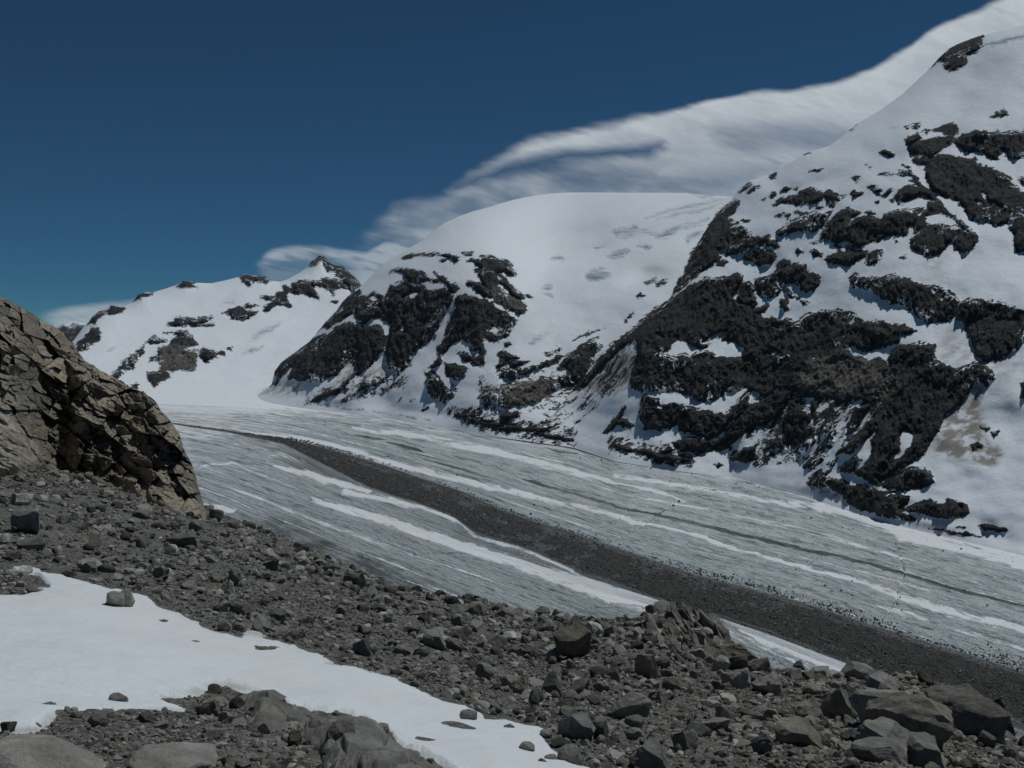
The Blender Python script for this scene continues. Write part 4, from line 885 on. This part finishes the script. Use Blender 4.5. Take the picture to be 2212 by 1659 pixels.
for k, (bx, by, bw, bh, to, wa, pr, lb) in enumerate(HAND):
    if bw == 0: continue
    rk = np.random.RandomState(900+k)
    boulder('boulder', bx, by, bw, bh, to, wa, pr, rk.uniform(-.5, .5), (rk.uniform(-.12, .12), rk.uniform(-.18, .18)), rk.uniform(.65, .95), .2, lb)
# smoothed bedrock at the bottom, between the gravel mound and the snow
BEDR = P("500,1498 545,1484 600,1496 640,1522 680,1538 740,1546 785,1552 820,1574 850,1605 885,1642 940,1680 1010,1760 1100,1900 740,1900 700,1700 690,1640 640,1592 560,1600 530,1575 545,1540 500,1520")
xs = np.arange(440, 1140, 1.8); x, y = rows(xs, lambda q: 1890+0*q, lambda q: 1440+0*q, 230)
wx = x+5*fbm(x/50, y/40, 3, 161.); wy = y+4*fbm(x/50, y/40, 3, 166.)
s_ = sd_union(wx, wy, [BEDR], 90); Dg = gD0(x, y)
w1, e1, i1 = worley(wx/85+.3*wy/60, wy/48, 13, .8, 1.0); w2, e2, i2 = worley(wx/34, wy/26, 60, .8, .8)
Pt = gpos(x, y); hgt = np.sqrt(np.clip(s_/70, 0, 1))*.25+np.minimum(s_, 0)*.03
groove = -.05*(1-sstep(0, .16, e1))-.008*(1-sstep(0, .12, e2))
Pt[..., 2] += hgt+sstep(-5, 20, s_)*(.085*w1+.014*w2+groove+.05*fbm(x/70, y/50, 3, 5.)+.006*fbm(x/12, y/9, 3, 6.))-.02
o = sheet('bedrock', Pt, M_CL, dict(tone=np.clip(.62+.2*(i1-.5)+.15*fbm(x/40, y/30, 3, 9.), .3, 1.2), warm=np.clip(.12+.3*fbm(x/90, y/60, 2, 77.), 0, .6)), 'structure')
# layered outcrop on the crest: one body of steeply tilted slabs
r = np.random.RandomState(77); V, Fc, T, Wm = [], [], [], []; n = 0
for k in range(150):
    u = r.uniform(0, 1) if k > 9 else k/9; bx = 1402+u*180; yt = np.interp(bx, [1395, 1440, 1500, 1560, 1600], [1345, 1312, 1322, 1350, 1400]); yb2 = np.interp(bx, [1395, 1440, 1500, 1560, 1600], [1385, 1425, 1455, 1452, 1450])
    v_ = r.uniform(0, 1); by = yt+(yb2-yt)*v_; Dd = float(gD0(bx, max(by, CREST(bx))))
    D_ = Dd-.2; s = D_/F
    q = rockify(I3[0], 500+k, 11, (.35, .8), .04)*np.array([r.uniform(7, 16), r.uniform(16, 34), r.uniform(18, 44)])*s*.85
    q = q*(1.9 if k < 10 else 1.0)
    M = np.array(Euler((R(-22)+r.uniform(-.2, .2), R(-28)+r.uniform(-.25, .25), r.uniform(-.5, .5))).to_matrix())
    V.append(q@M.T+unp(bx, by+4, D_)); Fc.append(I3[1]+n); n += len(q); T.append(np.full(len(q), r.uniform(.35, .9))); Wm.append(np.full(len(q), r.uniform(.15, .6)))
o = mesh('rock_outcrop', np.vstack(V), np.vstack(Fc), M_CL, dict(tone=np.concatenate(T), warm=np.concatenate(Wm)), False)
tag(o, 'outcrop of dark steeply tilted layered slabs on the crest beside the glacier', 'outcrop')
# stones lying on the ice along the medial moraine
items = []; r = np.random.RandomState(8)
for k in range(7500):
    bx = r.uniform(620, 2290) if k % 3 else r.uniform(1200, 2290)
    if r.uniform() < .45: by = BAND_UP(bx)-abs(r.normal(0, 1))*(3+10*max(0, (bx-1100)/1000))
    else: by = BAND_UP(bx)+(BAND_LO(bx)-BAND_UP(bx))*r.uniform(0, 1.02)
    if k % 26 == 0: by = r.uniform(FOOT(bx)+10, BAND_UP(bx))
    if by > CREST(bx)+5: continue
    D_ = float(glacierD(bx, by)); w = min(1.4*r.uniform(.01, 1)**(-.45), 6.0)*D_/F*.5
    p = unp(bx, by, D_); u_ = (by-BAND_UP(bx))/(BAND_LO(bx)-BAND_UP(bx)); up = 2.2*math.sin(math.pi*min(max(u_, 0), 1))**.7 if 0 < u_ < 1 else .3
    items.append((p+np.array([0, 0, up]), np.array([w, w, w*.8]), r.uniform(.18, .6) if u_ < 0 else r.uniform(.25, 1.1), r.uniform(0, .5), False))
merge_stones('moraine_stones', items, M_ST, 'scattered dark stones along the edge of the medial moraine on the ice', 'stones')
# ------------------------------------------------------------------ clouds: a thin lens of cloud far behind the mountains
def mat_cloud():
    t = NT('cloud_vapour'); a = t.attr('dens')
    d = t.t.nodes.new('ShaderNodeBsdfDiffuse'); d.inputs[0].default_value = (.86, .88, .9, 1)
    l = t.t.nodes.new('ShaderNodeBsdfTranslucent'); l.inputs[0].default_value = (.96, .97, .98, 1)
    m = t.t.nodes.new('ShaderNodeMixShader'); m.inputs[0].default_value = .95
    t.t.links.new(d.outputs[0], m.inputs[1]); t.t.links.new(l.outputs[0], m.inputs[2])
    tr = t.t.nodes.new('ShaderNodeBsdfTransparent'); m2 = t.t.nodes.new('ShaderNodeMixShader')
    t.t.links.new(a, m2.inputs[0]); t.t.links.new(tr.outputs[0], m2.inputs[1]); t.t.links.new(m.outputs[0], m2.inputs[2])
    t.t.links.new(m2.outputs[0], t.out.inputs[0]); return t.m
M_CLD = mat_cloud()
CL_UP = scurve(P("-400,700 0,690 80,676 150,662 240,650 320,645 400,660 500,640 545,570 575,543 620,532 680,529 730,538 790,545 830,520 880,520 920,500 1000,470 2800,300"), 5)
CLM = scurve(P("760,520 790,492 850,455 950,418 1010,372 1100,320 1200,291 1320,264 1450,235 1560,206 1640,195 1700,196 1800,178 1880,150 1960,96 2030,50 2130,10 2212,-20 2700,-160"), 6)
xs = np.arange(-300, 2560, 3.0); x, y = rows(xs, lambda q: 720+0*q, lambda q: np.minimum(CLM(q)-40, 460)-60, 300)
ca = -.22                                             # the cloud streams along this slant
su = x*math.cos(ca)-y*math.sin(ca); sv = x*math.sin(ca)+y*math.cos(ca)
wsp = fbm(su/260, sv/85, 5, 9., g=.55); wf = fbm(su/110, sv/30, 4, 19., g=.55)*.6
e = y-CLM(x); soft = 10+26*sstep(1600, 850, x)+8*np.abs(noise2(x/120, 0*x, 2.)); thin = sstep(1750, 950, x)
d = sstep(-soft*.4, soft, e+(6+9*thin)*wsp+(3+6*thin)*wf)*sstep(755, 930, x+45*wf)
body = .97-.16*sstep(20, 75, e)*(1-.6*sstep(1500, 1900, x))-.30*thin*sstep(0, 60, e)
body = body+.24*wsp*(.35+thin)*sstep(5, 60, e)+.16*wf*(.5+thin)
d = d*np.clip(body, 0, 1)
hole = sstep(-22, 10, sd_union(x+22*wf, y+12*wsp, [P("985,398 1090,356 1200,340 1330,326 1430,318 1400,334 1280,345 1180,357 1080,376 1000,398")], 50)); d *= 1-.92*hole
h2 = sstep(-45, 25, sd_union(x+30*wsp, y+16*wf, [P("1560,292 1700,280 1840,284 1830,316 1700,314 1600,308"), P("1200,378 1330,356 1420,374 1300,394"), P("880,448 960,435 1000,457 900,492"), P("1380,400 1540,378 1660,372 1580,408 1460,416"), P("640,562 700,566 760,576 700,592")], 60)); d *= 1-.55*h2
tail = sstep(-6, 10, y-CL_UP(x)+5*wf)*sstep(548, 585, x+15*wf)*sstep(1040, 860, x)*(1-.62*sstep(12, 40, y-CL_UP(x)+8*wsp)*sstep(800, 730, x))*.66*(1-.5*sstep(-.1, .4, fbm(su/120, sv/16, 3, 49.)))
d = np.maximum(d, tail)
lft = sstep(-6, 14, y-CL_UP(x)+4*wf)*sstep(70, 140, x)*sstep(380, 250, x)*.66; d = np.maximum(d, lft)
t_ = (HOR-y)/F
for nm, off, den, sd in (('cloud_bank', 0, .96, 0.),):
    Dc = 16500*(1-.9*np.clip(t_+.0, 0, .5))+40*wsp+off
    sheet(nm, unp(x, y, Dc), M_CLD, dict(dens=np.clip(d, 0, 1)*den), 'stuff', 'long white bank of cloud streaming off the summits behind the mountains', 'cloud')

# ------------------------------------------------------------------ thin mountain air
t = NT('thin_haze'); pv = t.t.nodes.new('ShaderNodeVolumePrincipled'); pv.inputs['Color'].default_value = (.72, .82, 1, 1); pv.inputs['Density'].default_value = 0.9e-5
t.t.links.new(pv.outputs[0], t.out.inputs[1])
bx = np.array([(x, y, z) for z in (-900., 1700.) for y in (-400., 9500.) for x in (-7000., 7000.)])
o = mesh('haze', bx, np.array([(0, 2, 3, 1), (4, 5, 7, 6), (0, 1, 5, 4), (2, 6, 7, 3), (0, 4, 6, 2), (1, 3, 7, 5)]), t.m, None, False); tag(o, None, None, None, 'stuff')
